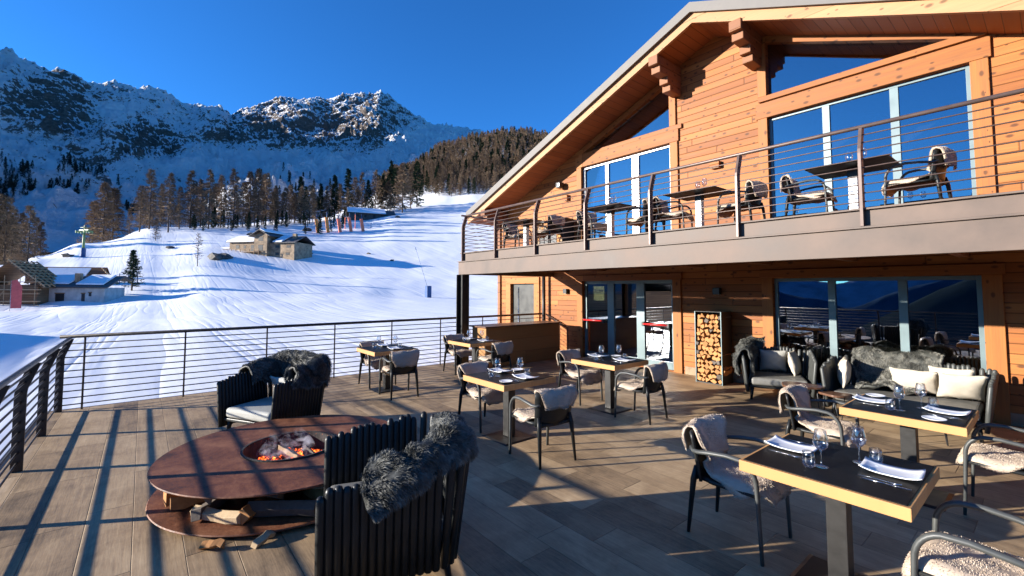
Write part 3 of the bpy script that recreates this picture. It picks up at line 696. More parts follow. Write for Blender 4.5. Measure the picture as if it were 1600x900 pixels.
def make_tree(key, name, H, mat, r, **k):
    e_ = empty(name); trunk_mb(H, r).build('trunk', M['trunk'], e_, smooth=True)
    V, Fc = conifer_mesh(H, **k); crown_obj('crown', V, Fc, mat, e_)
    PROTO[key] = [e_, False, H, (V, Fc, mat)]
for i in range(4): make_tree('larch%d' % i, 'larch_tree', 20, 'larch', .24, W=3.1+.5*i, nb=150, nt=11, z0=.09+.05*(i % 2), tw=.19, tl=1.05, hang=.2, power=.7, seed=20+i, gap=.1)
for i in range(2): make_tree('full%d' % i, 'larch_tree', 20, 'larch', .26, W=4.6, nb=190, nt=14, z0=.06, tw=.22, tl=1.1, hang=.1, power=.6, seed=40+i)
for i in range(3): make_tree('spruce%d' % i, 'spruce_tree', 20, 'spruce', .25, W=2.9+.4*i, nb=150, nt=9, z0=.05, tw=.34, tl=1.15, hang=.5, power=.85, seed=60+i)
for i in range(3): make_tree('lodl%d' % i, 'larch_tree', 20, 'larch', .24, W=3.6+.5*i, nb=90, nt=7, z0=.05, tw=.42, tl=1.5, hang=.2, power=.65, seed=90+i)
for i in range(3): make_tree('lods%d' % i, 'spruce_tree', 20, 'spruce', .24, W=3.0+.3*i, nb=80, nt=6, z0=.03, tw=.7, tl=1.5, hang=.5, power=.8, seed=95+i)
make_tree('young', 'spruce_tree', 5.2, 'spruce', .09, W=1.45, nb=190, nt=12, z0=.1, tw=.07, tl=.34, hang=.25, power=.9, rise=.1, seed=71)
make_tree('sapling', 'larch_tree', 8, 'larch', .07, W=1.7, nb=60, nt=6, z0=.2, tw=.05, tl=.5, hang=.0, power=.7, rise=.35, seed=81)
def plant(key, px, r, h, label, group, zoff=0.):
    x, y, z = at(px, r); e_, used, H, _ = PROTO[key]
    s = h/H
    if not used: o = e_; PROTO[key][1] = True
    else: o = copy_tree(e_)
    o.location = (x, y, z+zoff-.1); o.scale = (s*random.uniform(.9, 1.12),)*2+(s,); o.rotation_euler = (0, 0, random.uniform(0, 6.28))
    tag(o, label, 'tree', group); return o
LB = 'tall bare brown larch on the crest in front of the shaded mountain'; GB = 'larches along the crest'
rr_ = random.Random(5)
def hpx(px, r, ytop):   # tree height reaching a given picture height
    x, y, z = at(px, r); return max(3., EYE+r*elev(px, ytop)-z)
# explicit crest larches: column, distance, top
for px, r, yt in ((214, 168, 288), (229, 172, 262), (247, 190, 285), (259, 158, 268), (276, 176, 290), (293, 180, 264), (309, 188, 278), (322, 172, 262), (341, 190, 272), (361, 184, 262), (376, 196, 282), (386, 190, 266), (399, 186, 262), (412, 200, 268), (427, 200, 288), (443, 198, 292), (457, 204, 300)):
    plant('larch%d' % rr_.randrange(4), px, r, hpx(px, r, yt), LB, GB)
plant('full0', 157, 182, hpx(157, 182, 283), 'broad dense brown larch standing just behind the snow crest left of the lift pylon line', None)
plant('full1', 172, 190, hpx(172, 190, 292), 'second broad brown larch behind the snow crest, half hidden by the widest one', None)
plant('full1', 141, 196, hpx(141, 196, 312), 'smaller dark brown larch at the left foot of the broad larch on the crest', None)
plant('full1', 627, 212, hpx(627, 212, 254), 'broad full russet larch standing right of the long stone hut', None)
plant('full0', 604, 226, hpx(604, 226, 282), 'low russet larch directly behind the long stone hut', None)
plant('larch0', 40, 96, hpx(40, 96, 318), 'thin bare larch rising behind the hut with the scaffolded roof', None)
plant('larch2', 240, 138, hpx(240, 138, 340), 'small bare larch alone on the snow in front of the crest', None)
plant('young', 206, 76, 5.4, 'young dark green spruce alone on the white slope', None)
plant('sapling', 307, 97, 6.0, 'leafless slender sapling left of the stone chalet', None)
plant('sapling', 44, 74, 3.2, 'small bare sapling beside the scaffolded hut', None)
for px, r, yt in ((4, 150, 306), (14, 158, 322), (-8, 150, 300), (28, 170, 330), (60, 178, 345), (52, 186, 338)):
    plant('larch%d' % rr_.randrange(4), px, r, hpx(px, r, yt), 'bare brown larch at the far left behind the snow crest', 'larches at the far left')
for px, r, yt in ((8, 175, 330), (-4, 168, 318), (20, 182, 345)):
    plant('spruce%d' % rr_.randrange(3), px, r, hpx(px, r, yt), 'dark spruce at the far left behind the snow crest', 'spruces at the far left')
# mixed wood behind the nursery slope
for px, r, yt, k in ((318, 180, 330, 's'), (331, 184, 322, 's'), (345, 188, 326, 's'), (408, 205, 270, 'l'), (425, 212, 292, 'l'), (437, 205, 300, 'l'), (452, 208, 296, 'l'), (466, 212, 274, 's'), (475, 210, 290, 's'), (486, 214, 292, 'l'), (498, 216, 286, 's'), (508, 210, 298, 'l'), (520, 214, 272, 's'), (529, 220, 286, 'l'), (541, 222, 262, 's'), (552, 218, 276, 'l'), (563, 226, 268, 'l'), (573, 222, 280, 's'), (584, 228, 264, 'l'), (596, 232, 270, 's'), (609, 236, 250, 's'), (614, 230, 262, 's'), (640, 240, 262, 'l'), (650, 245, 250, 's')):
    plant(('spruce%d' % rr_.randrange(3)) if k == 's' else ('larch%d' % rr_.randrange(4)), px, r, hpx(px, r, yt),
          'dark green spruce in the wood behind the nursery slope' if k == 's' else 'brown leafless larch in the wood behind the nursery slope', 'spruces behind the nursery slope' if k == 's' else 'larches behind the nursery slope')
for i in range(34):
    px = 200+i*12.2+rr_.uniform(-5, 5); r = rr_.uniform(192, 238)
    plant('larch%d' % rr_.randrange(4), px, r, rr_.uniform(9, 14) if px < 330 else rr_.uniform(11, 17), 'brown leafless larch in the thin wood along the crest', 'larches along the crest')
for i in range(46):
    px = 292+rr_.random()*250; r = rr_.uniform(158, 205)
    plant('spruce%d' % rr_.randrange(3), px, r, rr_.uniform(2.5, 6.5), 'small dark spruce in the undergrowth below the crest larches', 'small spruces below the crest larches')
# forest on the hillside to the right
FG = 'trees of the forest on the right hillside'
spots = []
SP = np.zeros((6000, 2))+1e9; ns_ = 0
for i in range(13000):
    px = rr_.uniform(588, 960); r = 245*math.exp(rr_.random()*math.log(620/245.))
    lim = np.interp(px, [588, 640, 690, 740, 800, 960], [400, 330, 300, 292, 288, 285])
    if r < lim or (r < lim+18 and rr_.random() < .5): continue
    x, y, z = at(px, r)
    if ns_ and ((SP[:ns_]-(x, y))**2).sum(1).min() < (3.7+r*.0024)**2: continue
    SP[ns_] = (x, y); ns_ += 1
    spots.append((x, y, px, r))
spots.sort(key=lambda s: s[3]+(0 if s[2] < 860 else 4000))
rest = []
for i, (x, y, px, r) in enumerate(spots):
    if px > 890 and r > 330: continue
    spr = rr_.random() < (.2 if px < 780 else .34); h = rr_.uniform(12, 20)*(1. if not spr else .95)*(.72 if r > 500 else 1.)
    key = ('spruce%d' % rr_.randrange(3)) if spr else ('larch%d' % rr_.randrange(4))
    if i >= 215: key = ('lods%d' if spr else 'lodl%d') % rr_.randrange(3)
    if i < 215: plant(key, px, r, h, 'dark spruce in the forest on the right hillside' if spr else 'brown larch in the forest on the right hillside', ('spruces' if spr else 'larches')+' of the right hillside forest')
    else: rest.append((key, x, y, h))
def merged(name, items, mat_of, label, cat, keep=1.):
    by = {}
    for key, x, y, z, h in items:
        V, Fc, mt = PROTO[key][3]; H = PROTO[key][2]; s = h/H; a = rr_.uniform(0, 6.28)
        m = (RNG.random(len(Fc)) < keep); F2 = Fc[m]
        u, inv = np.unique(F2, return_inverse=True); V2 = V[u]*s
        if keep < 1: V2 = V2*np.array([1.0, 1.0, 1])
        V2 = np.stack([V2[:, 0]*math.cos(a)-V2[:, 1]*math.sin(a)+x, V2[:, 0]*math.sin(a)+V2[:, 1]*math.cos(a)+y, V2[:, 2]+z], -1)
        by.setdefault(mat_of or mt, []).append((V2, inv.reshape(-1, 3)))
    for mt, L in by.items():
        n = 0; VV = []; FF = []
        for v, f in L: VV.append(v); FF.append(f+n); n += len(v)
        tag(np_mesh(name, np.concatenate(VV), np.concatenate(FF), M[mt]), label+(' (dark spruces)' if mt != 'larch' else ''), cat, kind='stuff')
merged('hillside_forest', [(k, x, y, tz(x, y)-.2, h) for k, x, y, h in rest], None, 'far rows of the forest covering the right hillside up to its ridge', 'forest', 1.)
# shaded forest on the lower mountain side, in the blue shade
mt_items = []
RmF = Rm[0]
def mount_z(px, r):
    a = _pxaz(px); i = np.interp(a, azm, np.arange(len(azm))); j = np.interp(r, RmF, np.arange(len(RmF)))
    return Zm[int(i), int(j)]
for i in range(2800):
    cl = rr_.random()
    if cl < .55: px, r = rr_.gauss(70, 52), rr_.uniform(740, 1060)
    elif cl < .8: px, r = rr_.uniform(120, 280), rr_.uniform(640, 860)
    else: px, r = rr_.uniform(200, 640), rr_.uniform(560, 900)
    if px < -60: continue
    if vnoise(np.array([px/28.]), np.array([r/60.]), 77)[0] < (-.1 if cl < .55 else .1): continue
    dx, dy = azdir(px); mt_items.append(('lods%d' % rr_.randrange(3), dx*r, dy*r, mount_z(px, r)-.5, rr_.uniform(11, 20)))
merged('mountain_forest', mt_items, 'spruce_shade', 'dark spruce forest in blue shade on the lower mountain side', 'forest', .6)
bpy.context.view_layer.update()
for k, v in PROTO.items():
    if not v[1]:
        for ch in KIDS.pop(v[0].name, []): bpy.data.objects.remove(ch)
        bpy.data.objects.remove(v[0])
# ================================================================== HUTS, LIFT, SNOW LANCE
def hut_frame(px, r, face=0., dz=0.):   # local x along the picture, local y away from the viewer
    x, y, z = at(px, r); dx, dy = azdir(px); return (x, y, z+dz), math.atan2(dy, dx)-PI/2+face
def gable(b, x0, x1, y0, y1, z0, zr_, over=.5, th=.15, along='y'):
    """pitched roof, ridge along y (gable facing the viewer) or x"""
    if along == 'y':
        xm = (x0+x1)/2
        for s, xe in ((-1, x0-over), (1, x1+over)):
            k = (zr_-z0)/((x1-x0)/2); ze = zr_-k*abs(xe-xm)
            b.hexa([(xm,y0-over,zr_),(xe,y0-over,ze),(xe,y1+over,ze),(xm,y1+over,zr_),(xm,y0-over,zr_+th),(xe,y0-over,ze+th),(xe,y1+over,ze+th),(xm,y1+over,zr_+th)])
    else:
        ym = (y0+y1)/2
        for s, ye in ((-1, y0-over), (1, y1+over)):
            k = (zr_-z0)/((y1-y0)/2); ze = zr_-k*abs(ye-ym)
            b.hexa([(x0-over,ym,zr_),(x0-over,ye,ze),(x1+over,ye,ze),(x1+over,ym,zr_),(x0-over,ym,zr_+th),(x0-over,ye,ze+th),(x1+over,ye,ze+th),(x1+over,ym,zr_+th)])
def holes(root, spec, mat='black', name='window'):
    for x, z, w, h, y in spec:
        b = MB(); b.box((x-w/2, y-.03, z), (x+w/2, y+.06, z+h)); f = b.build(name, M[mat], root)
        b = MB(); b.box((x-w/2-.1, y-.06, z+h+.001), (x+w/2+.1, y-.031, z+h+.12)); b.build('frame', M['hutwood'], f)
# stone chalet, middle left
loc, rz = hut_frame(386, 112, -.72)
ch = empty('stone_chalet', loc, rz, 'stone chalet with snowy roofs and a central timber gable on the ski slope', 'chalet'); ch.scale = (1.12, .9, .86)
b = MB(); b.box((-4.2, 0, -3), (1.8, 7, 2.6)); b.box((1.801, -.8, -3), (4.6, 7.5, 4.2)); b.box((4.601, .2, -3), (9.8, 7, 2.3)); b.box((-7.4, .5, -3), (-4.201, 5, 1.0)); b.build('wall', M['stone'], ch)
b = MB(); xm = 3.2
b.prism([(1.8, 4.2), (4.6, 4.2), (3.2, 5.0)], 0, .2, Matrix(((1,0,0,0),(0,0,1,-.8),(0,1,0,0),(0,0,0,1)))); b.build('gable', M['hutwood'], ch)
b = MB(); gable(b, -4.2, 2.4, 0, 7, 2.6, 4.1, .5, .14, 'x'); gable(b, 1.6, 4.8, -.8, 7.5, 4.15, 5.3, .7, .14); gable(b, 5.3, 9.8, .2, 7, 2.3, 4.0, .5, .14, 'x'); rfo = b.build('roof', M['tin'], ch)
b = MB()
for k_ in ((-4.6, 1.2, 3.4, 1.9, 4.12),):
    b.hexa([(-4.7,-.45,2.52),(1.5,-.45,2.52),(1.5,3.6,4.28),(-4.7,3.6,4.28),(-4.6,-.4,2.9),(1.5,-.4,2.9),(1.5,3.6,4.7),(-4.6,3.6,4.7)])
b.hexa([(5.3,-.2,2.3),(7.4,-.2,2.3),(7.4,3.6,4.2),(5.3,3.6,4.2),(5.3,-.2,2.6),(7.4,-.2,2.6),(7.4,3.6,4.5),(5.3,3.6,4.5)])
b.hexa([(-7.6,.4,1.02),(-4.3,.4,1.02),(-4.3,5,1.02),(-7.6,5,1.02),(-7.5,.5,1.3),(-4.3,.5,1.3),(-4.3,5,1.3),(-7.5,5,1.3)])
b.hexa([(3.25,-1.4,5.48),(4.4,-1.4,4.75),(4.4,7,4.75),(3.25,7,5.48),(3.25,-1.35,5.75),(4.4,-1.35,5.0),(4.4,7,5.0),(3.25,7,5.75)])
b.build('snow_cover', M['snow_roof'], ch, bevel=.1, seg=2)
for ca, cb in (((8.3, 2, 3.), (9., 2.7, 4.6)), ((2.2, 5, 4.), (2.8, 5.6, 5.9))):
    b = MB(); b.box(ca, cb); b.build('chimney', M['stone'], ch)
b = MB(); b.box((-4.6, -1.6, -.25), (3.4, -.02, -.1)); b.box((-4.6, -1.6, .55), (3.4, -1.5, .65))
for k in range(9): b.box((-4.6+k*.98, -1.6, -1.6), (-4.5+k*.98, -1.5, .549))
b.build('wooden_terrace', M['hutwood'], ch)
holes(ch, [(-2.4, .9, .7, .8, 0), (-.8, .9, .5, .7, 0), (.9, .2, .7, 1.5, 0), (3.2, 2.6, 1.0, 1.0, -.8), (3.2, .2, 1.0, 1.4, -.8), (6.2, .9, .9, .6, .2), (8.6, .9, .9, .6, .2), (6.2, -.9, .8, .6, .2), (8.4, -.9, .8, .6, .2)])
loc, rz = hut_frame(461, 116, -.3, .0)
ch2 = empty('stone_barn', loc, rz, 'low dark barn at the right end of the stone chalet', 'barn'); ch2.scale = (.8, .8, .85)
b = MB(); b.box((-1.8, .2, -3), (2.2, 5, 1.6)); b.build('wall', M['stone_dark'], ch2)
b = MB(); gable(b, -1.6, 2.2, .2, 5, 1.5, 3.2, .9, .15, 'y'); b.build('roof', M['tin'], ch2)
holes(ch2, [(-1.0, -.6, .7, 1.3, .2)])
# long stone hut near the wood
loc, rz = hut_frame(581, 196, .1)
h2 = empty('long_stone_hut', loc, rz, 'long low dark stone hut with a snow covered roof below the wood', 'hut')
b = MB(); b.box((-9.3, 0, -4), (8.4, 8, 2.4)); b.build('wall', M['stone_dark'], h2)
b = MB(); gable(b, -9.3, 8.4, 0, 8, 2.4, 4.4, .8, .2, 'x'); b.build('roof', M['tin'], h2)
b = MB(); b.hexa([(-10.2,-.8,2.25),(5.2,-.8,2.25),(5.2,4,4.65),(-10.2,4,4.65),(-10.1,-.7,2.75),(5.2,-.7,2.75),(5.2,4,5.2),(-10.1,4,5.2)]); b.build('snow_cover', M['snow_roof'], h2, bevel=.12)
holes(h2, [(-6, .7, .9, .9, 0), (-3, .7, .9, .9, 0), (0.5, .3, 1., 1.5, 0), (4, .7, 1, .9, 0)])
# hut being re-roofed at the left edge
loc, rz = hut_frame(108, 73, -.7)
h3 = empty('white_hut', loc, rz, 'low weathered white hut with snow on its slate roof at the left', 'hut'); h3.scale = (.74, .6, 1)
b = MB(); b.box((-5.2, 0, -3), (5.2, 5, 1.5)); b.build('wall', M['plaster'], h3)
b = MB(); b.hexa([(-5.9,-.6,1.5),(5.9,-.6,1.4),(5.7,4.2,2.8),(-5.3,4.2,2.8),(-5.9,-.6,1.65),(5.9,-.6,1.55),(5.7,4.2,2.95),(-5.3,4.2,2.95)]); b.hexa([(-5.3,4.2,2.8),(5.7,4.2,2.8),(5.9,5.8,2.3),(-5.9,5.8,2.3),(-5.3,4.2,2.95),(5.7,4.2,2.95),(5.9,5.8,2.45),(-5.9,5.8,2.45)]); b.build('roof', M['tin'], h3)
b = MB(); b.hexa([(-4.9,.3,1.95),(-.3,.3,1.9),(-.3,3.8,2.9),(-4.7,3.8,2.9),(-4.8,.4,2.12),(-.3,.4,2.08),(-.3,3.8,3.1),(-4.6,3.8,3.1)]); b.hexa([(.8,.1,1.85),(4.9,.1,1.8),(4.6,3.8,2.9),(.8,3.8,2.9),(.8,.2,2.02),(4.8,.2,1.98),(4.5,3.8,3.1),(.8,3.8,3.1)]); b.build('snow_cover', M['snow_roof'], h3, bevel=.05)
b = MB(); b.box((-.15, 1.3, 1.9), (.65, 2., 3.2)); b.build('chimney', M['stone'], h3)
holes(h3, [(-4.3, -1.3, .7, 1.7, 0), (-1.3, -.2, 1.3, 1.0, 0), (2.1, -.4, .5, 1.2, 0), (3.1, .5, .4, .4, 0)])
loc, rz = hut_frame(30, 74, -.6)
h4 = empty('timber_hut', loc, rz, 'timber hut with a new bare rafter roof and scaffolding beside the white hut', 'hut'); h4.scale = (.66, .6, 1)
b = MB(); b.box((-5.5, 0, -3), (2.6, 6, 2.2)); b.build('wall', M['hutwood'], h4)
b = MB(); gable(b, -5.5, 3.0, 0, 6, 2.2, 4.6, .7, .12); b.build('roof', M['hutwood'], h4)
b = MB()
for k in range(9): t = k/8; b.bar((-1.25+4.7*t, -.8, 4.85-2.65*t), (-1.25+4.7*t, 6, 4.85-2.65*t), .28, .1)
for k in range(6): t = k/5; b.bar((-1.25, -.8+k*1.3, 4.95), (4.0, -.8+k*1.3, 2.0), .14, .14)
b.build('roof_batten', M['scaff'], h4)
b = MB()
for k in range(5): b.bar((-5.5+k*2.1, -1.2, -3), (-5.5+k*2.1, -1.2, 3.2), .08)
for z in (-1., .3, 1.6): b.box((-5.7, -1.5, z), (3.6, -.9, z+.1)); b.bar((-5.7, -1.2, z+.9), (3.6, -1.2, z+.9), .07)
b.bar((-3.4, -1.2, -1), (-1.3, -1.2, 1.6), .07)
b.build('scaffold', M['scaff'], h4)
loc, rz = hut_frame(112, 84, -.5, -1.2)
h5 = empty('long_shed', loc, rz, 'long brown plank shed with snow patches on the roof behind the white hut', 'shed'); h5.scale = (.64, .6, 1)
b = MB(); b.box((-7, 0, -3), (4.5, 4, 2.0)); b.build('wall', M['hutwood'], h5)
b = MB(); gable(b, -7, 4.5, 0, 4, 2.0, 3.6, .6, .12, 'x'); b.build('roof', M['timber'], h5)
b = MB(); b.hexa([(-5,-.2,2.1),(2,-.2,2.1),(2.4,1.6,3.45),(-5,1.6,3.45),(-5,-.2,2.2),(2,-.2,2.2),(2.4,1.6,3.6),(-5,1.6,3.6)]); b.build('snow_cover', M['snow_roof'], h5)
b = MB()
for k in range(7): b.bar((5.2+k*.34, -.4, 3.6-k*.3), (7.2+k*.3, 2.4, 1.4-k*.2), .12)
b.build('leaning_plank', M['scaff'], h5)
# flag, net, pylon, lance
x, y, z = at(25, 68)
fl_ = empty('feather_flag', (x, y, z), azdir(25)[0] and math.atan2(azdir(25)[1], azdir(25)[0])-PI/2, 'faded red feather flag in front of the scaffolded hut', 'flag')
b = MB(); b.tube((-.35, 0, 0), (-.35, 0, 3.1), .03); b.build('pole', M['chrome'], fl_)
b = MB(); n = 9
vs = []; fs = []
for i in range(n):
    t = i/(n-1); zz = .3+2.8*t; w = .75*(1-.5*max(0, t-.75)/.25)
    vs += [(-.32, .02*math.sin(t*7), zz), (-.32+w, .08*math.sin(t*5+1), zz+.12*t), (-.32+w, .08*math.sin(t*5+1)+.01, zz+.12*t), (-.32, .02*math.sin(t*7)+.012, zz)]
    if i:
        a = (i-1)*4; c = i*4
        for k in range(4): k2 = (k+1) % 4; fs.append((a+k, a+k2, c+k2, c+k))
b.add(vs, fs); b.build('cloth', M['redflag'], fl_)
x, y, z = at(127, 120)
py = empty('lift_pylon', (x, y, z), .6, 'green ski lift pylon with a blue padded foot on the snow', 'pylon'); py.scale = (.85, .85, .92)
b = MB(); b.sweep([(0, 0, .2), (0, 0, 5.9)], [.3, .22], n=12); b.build('mast', M['green'], py, smooth=True)
b = MB(); b.lathe([(0, -.3), (.46, -.3), (.46, 1.9), (0, 1.9)], 14); b.build('padding', M['bluepad'], py)
b = MB(); b.T = Matrix.Translation((0, 0, -1.4)); b.box((-1.5, -.16, 7.0), (1.5, .16, 7.25)); 
for s in (-1, 1):
    b.box((s*1.35-.08, -.9, 6.75), (s*1.35+.08, .9, 6.98))
    for k in range(4): b.tube((s*1.35-.06, -.75+k*.5, 6.6), (s*1.35+.06, -.75+k*.5, 6.6), .17, 10)
b.box((-.5, -.5, 7.6), (.5, .5, 7.68)); b.box((-.06, -.06, 7.2), (.06, .06, 8.1)); b.build('sheave_arm', M['green'], py)
x, y, z = at(669, 69)
gn = empty('snow_lance', (x, y, z), 0, 'snow making lance leaning left from its dark blue padded base on the piste', 'snow lance')
sx = np.array([-rt[0], -rt[1]])
b = MB(); b.box((-.42, -.38, -.1), (.42, .38, 1.75)); b.build('padded_base', M['bluepad'], gn, bevel=.1)
b = MB(); b.tube((0, 0, 1.2), (sx[0]*1.9, sx[1]*1.9, 7.3), .035, 8, .02); b.tube((sx[0]*1.9, sx[1]*1.9, 7.2), (sx[0]*2.0, sx[1]*2.0, 7.6), .06, 8); b.build('lance', M['chrome'], gn)
cols_ = [(495, 'orange', 4.8), (511, 'orange', 5.2), (530, 'salmon', 4.6), (547, 'salmon', 4.9), (566, 'salmon', 4.4)]
for i, (px, c, hh) in enumerate(cols_):
    x, y, z = at(px, 162); ps = ['leftmost orange', 'second orange from the left', 'third, salmon coloured', 'fourth, salmon coloured', 'rightmost salmon coloured'][i]
    e_ = empty('slope_marker', (x, y, z), 0, ps+' leaning padded marker on the nursery slope', 'slope marker', 'padded markers on the nursery slope')
    t = rt*.9; b = MB(); b.bar((0, 0, -.2), (-t[0]*.9, -t[1]*.9, hh), 1.0, .5); b.build('padding', M[c], e_, bevel=.08)
    b = MB(); b.bar((-t[0]*.6, -t[1]*.6, hh*.7), (-t[0]*.75, -t[1]*.75, hh+1.5), .16); b.build('post', M['bluepad'], e_)
for px, hh, c, lb in ((537, 4.2, 'salmon', 'thin red pole with a dark tip between the salmon markers'), (553, 5., 'salmon', 'tall thin red pole left of the rightmost salmon marker'), (508, 6., 'teal', 'tall teal flag pole behind the orange markers'), (578, 1.4, 'bluepad', 'short dark blue stake right of the markers')):
    x, y, z = at(px, 168); e_ = empty('slope_pole', (x, y, z), 0, lb, 'pole'); b = MB(); b.tube((0, 0, -.2), (0, 0, hh), .13, 8, .1); b.build('shaft', M[c], e_)
    b = MB(); b.tube((0, 0, hh), (0, 0, hh+.7), .14, 8, .05); b.build('tip', M['bluepad'], e_)
e_ = None
nx = [at(px, 82) for px in (158, 172, 186, 200, 214)]
e_ = empty('net_fence', nx[0], 0, 'teal safety net on short poles beside the young spruce', 'net fence'); o = Vector(nx[0])
for i, p in enumerate(nx):
    q = Vector(p)-o; b = MB(); b.tube(q-Vector((0, 0, .2)), q+Vector((0, 0, 1.5)), .06, 6); b.build('post', M['bluepad'], e_)
b = MB()
for i in range(4):
    p = Vector(nx[i])-o; q = Vector(nx[i+1])-o
    for k in range(6): b.bar(p+Vector((0, 0, .3+k*.2)), q+Vector((0, 0, .3+k*.2)), .05)
b.build('net', M['teal'], e_)
# rocks showing through the snow
rk = [(103, 122, .9), (338, 104, 1.6), (350, 105, 1.2), (476, 112, 1.4), (477, 170, 1.5), (263, 126, .8), (392, 150, 1.2), (620, 190, 1.), (575, 120, .5), (612, 110, .45)]
for i, (px, r, s) in enumerate(rk):
    x, y, z = at(px, r); b = MB(); vs = []; 
    bm = bmesh.new(); bmesh.ops.create_icosphere(bm, subdivisions=2, radius=s)
    for v in bm.verts:
        k = 1+.35*random.uniform(-1, 1); v.co = Vector((v.co.x*k*1.5, v.co.y*k, v.co.z*k*.55))
    me = bpy.data.meshes.new('snow_rock'); bm.to_mesh(me); bm.free(); me.materials.append(M['stone_dark'])
    o = bpy.data.objects.new('rock', me); link(o); o.location = (x, y, z+.1); tag(o, 'dark rock showing through the snow of the ski slope', 'rock', 'rocks showing through the snow')
# unseen house added left of frame to throw blue shade on the near snow
nh = empty('unseen_shade_house', (-31, -17.6, -2.3), 0, 'unseen house added left of the terrace, casting the broad blue shadow on snow', 'chalet')
b = MB(); b.box((-7.5, -3.4, -14), (7.5, 3.4, 3.9)); b.build('wall', M['hutwood'], nh)
b = MB(); gable(b, -7.5, 7.5, -3.4, 3.4, 3.9, 5.6, .5, .25, 'x'); b.build('roof', M['tin'], nh)
# ================================================================== FURNITURE
def thick_sheet(rows, th, up_sign=1.):
    """closed sheet from a grid of points (M,N,3)"""
    G = np.asarray(rows, float); m, n, _ = G.shape
    du = np.gradient(G, axis=0); dv = np.gradient(G, axis=1); N = np.cross(du, dv); N /= np.linalg.norm(N, axis=-1, keepdims=True)+1e-9
    N *= up_sign
    T = G+N*th; V = np.concatenate([G.reshape(-1, 3), T.reshape(-1, 3)]); k = m*n
    F_ = []
    ix = lambda i, j: i*n+j
    for i in range(m-1):
        for j in range(n-1):
            F_.append((ix(i, j), ix(i, j+1), ix(i+1, j+1), ix(i+1, j))); F_.append((k+ix(i, j), k+ix(i+1, j), k+ix(i+1, j+1), k+ix(i, j+1)))
    for i in range(m-1):
        F_.append((ix(i, 0), ix(i+1, 0), k+ix(i+1, 0), k+ix(i, 0))); F_.append((ix(i+1, n-1), ix(i, n-1), k+ix(i, n-1), k+ix(i+1, n-1)))
    for j in range(n-1):
        F_.append((ix(0, j+1), ix(0, j), k+ix(0, j), k+ix(0, j+1))); F_.append((ix(m-1, j), ix(m-1, j+1), k+ix(m-1, j+1), k+ix(m-1, j)))
    return V, F_, T, N
def fur_object(name, rows, th, mat, blades, blen, bw, lay, seed, parent=None, edge=.5, sign=1., clump=.5):
    """a pelt: a thick sheet carrying many short tapered hairs"""
    rg = np.random.default_rng(seed)
    V, F_, T, N = thick_sheet(rows, th, sign); m, n, _ = T.shape
    G = np.asarray(rows, float)
    u = rg.random(blades)*(m-1); v = rg.random(blades)*(n-1)
    ed = rg.random(blades) < .16; side = rg.random(blades) < .5
    v = np.where(ed, np.where(side, rg.random(blades)*.25, n-1-rg.random(blades)*.25), v)
    ed2 = rg.random(blades) < .08; u = np.where(ed2, np.where(rg.random(blades) < .5, rg.random(blades)*.25, m-1-rg.random(blades)*.25), u)
    i = np.minimum(u.astype(int), m-2); j = np.minimum(v.astype(int), n-2); fu = (u-i)[:, None]; fv = (v-j)[:, None]
    def bl(A): return (A[i, j]*(1-fu)+A[i+1, j]*fu)*(1-fv)+(A[i, j+1]*(1-fu)+A[i+1, j+1]*fu)*fv
    P = bl(T); Nn = bl(N); du = bl(np.gradient(T, axis=0)); dv = bl(np.gradient(T, axis=1))
    du /= np.linalg.norm(du, axis=1, keepdims=True)+1e-9; dv /= np.linalg.norm(dv, axis=1, keepdims=True)+1e-9
    out = np.where(ed[:, None], np.where(side[:, None], -1., 1.), 0.)*dv*1.2
    cl = np.stack([fbm(P[:, 0]*14+s*9, P[:, 1]*14+P[:, 2]*11, 2, seed+s) for s in range(3)], -1)*clump*2
    D = Nn*(1-lay*.6)+du*lay+out+cl+rg.normal(size=P.shape)*(.16 if lay > .3 else .3)+np.array([0, 0, -.25*lay])
    D /= np.linalg.norm(D, axis=1, keepdims=True); Lg = blen*(.55+.8*rg.random(blades))[:, None]
    S = np.cross(D, rg.normal(size=P.shape)); S /= np.linalg.norm(S, axis=1, keepdims=True)+1e-9
    mid = P+D*Lg*.55; tipp = P+D*Lg*.9+np.array([0, 0, -1.])*Lg*.22+cl*Lg*.15
    w = bw*(.7+.6*rg.random(blades))[:, None]
    k0 = len(V); A = P-Nn*.004
    HV = np.concatenate([A-S*w/2, A+S*w/2, mid+S*w*.4, mid-S*w*.4, tipp]); q = np.arange(blades)
    quads = np.stack([q, q+blades, q+2*blades, q+3*blades], -1)+k0; tr = np.stack([q+3*blades, q+2*blades, q+4*blades], -1)+k0
    allV = np.concatenate([V, HV]); me = bpy.data.meshes.new(name)
    tip = np.concatenate([np.full(len(V), .0), np.repeat([.0, .0, .6, .6, 1.], blades)])
    faces = np.array(F_); Fq = np.concatenate([faces, quads])
    loops = np.concatenate([Fq.ravel(), tr.ravel()]); ls = np.concatenate([np.arange(len(Fq))*4, len(Fq)*4+np.arange(len(tr))*3]); lt = np.concatenate([np.full(len(Fq), 4), np.full(len(tr), 3)])
    me.vertices.add(len(allV)); me.vertices.foreach_set('co', allV.astype(np.float32).ravel()); me.loops.add(len(loops)); me.loops.foreach_set('vertex_index', loops.astype(np.int32))
    me.polygons.add(len(lt)); me.polygons.foreach_set('loop_start', ls.astype(np.int32)); me.polygons.foreach_set('loop_total', lt.astype(np.int32))
    me.polygons.foreach_set('use_smooth', np.ones(len(lt), bool))
    at_ = me.attributes.new('tip', 'FLOAT', 'POINT'); at_.data.foreach_set('value', tip.astype(np.float32))
    me.update(calc_edges=True); me.materials.append(M[mat])
    o = bpy.data.objects.new(name, me); return link(o, parent)
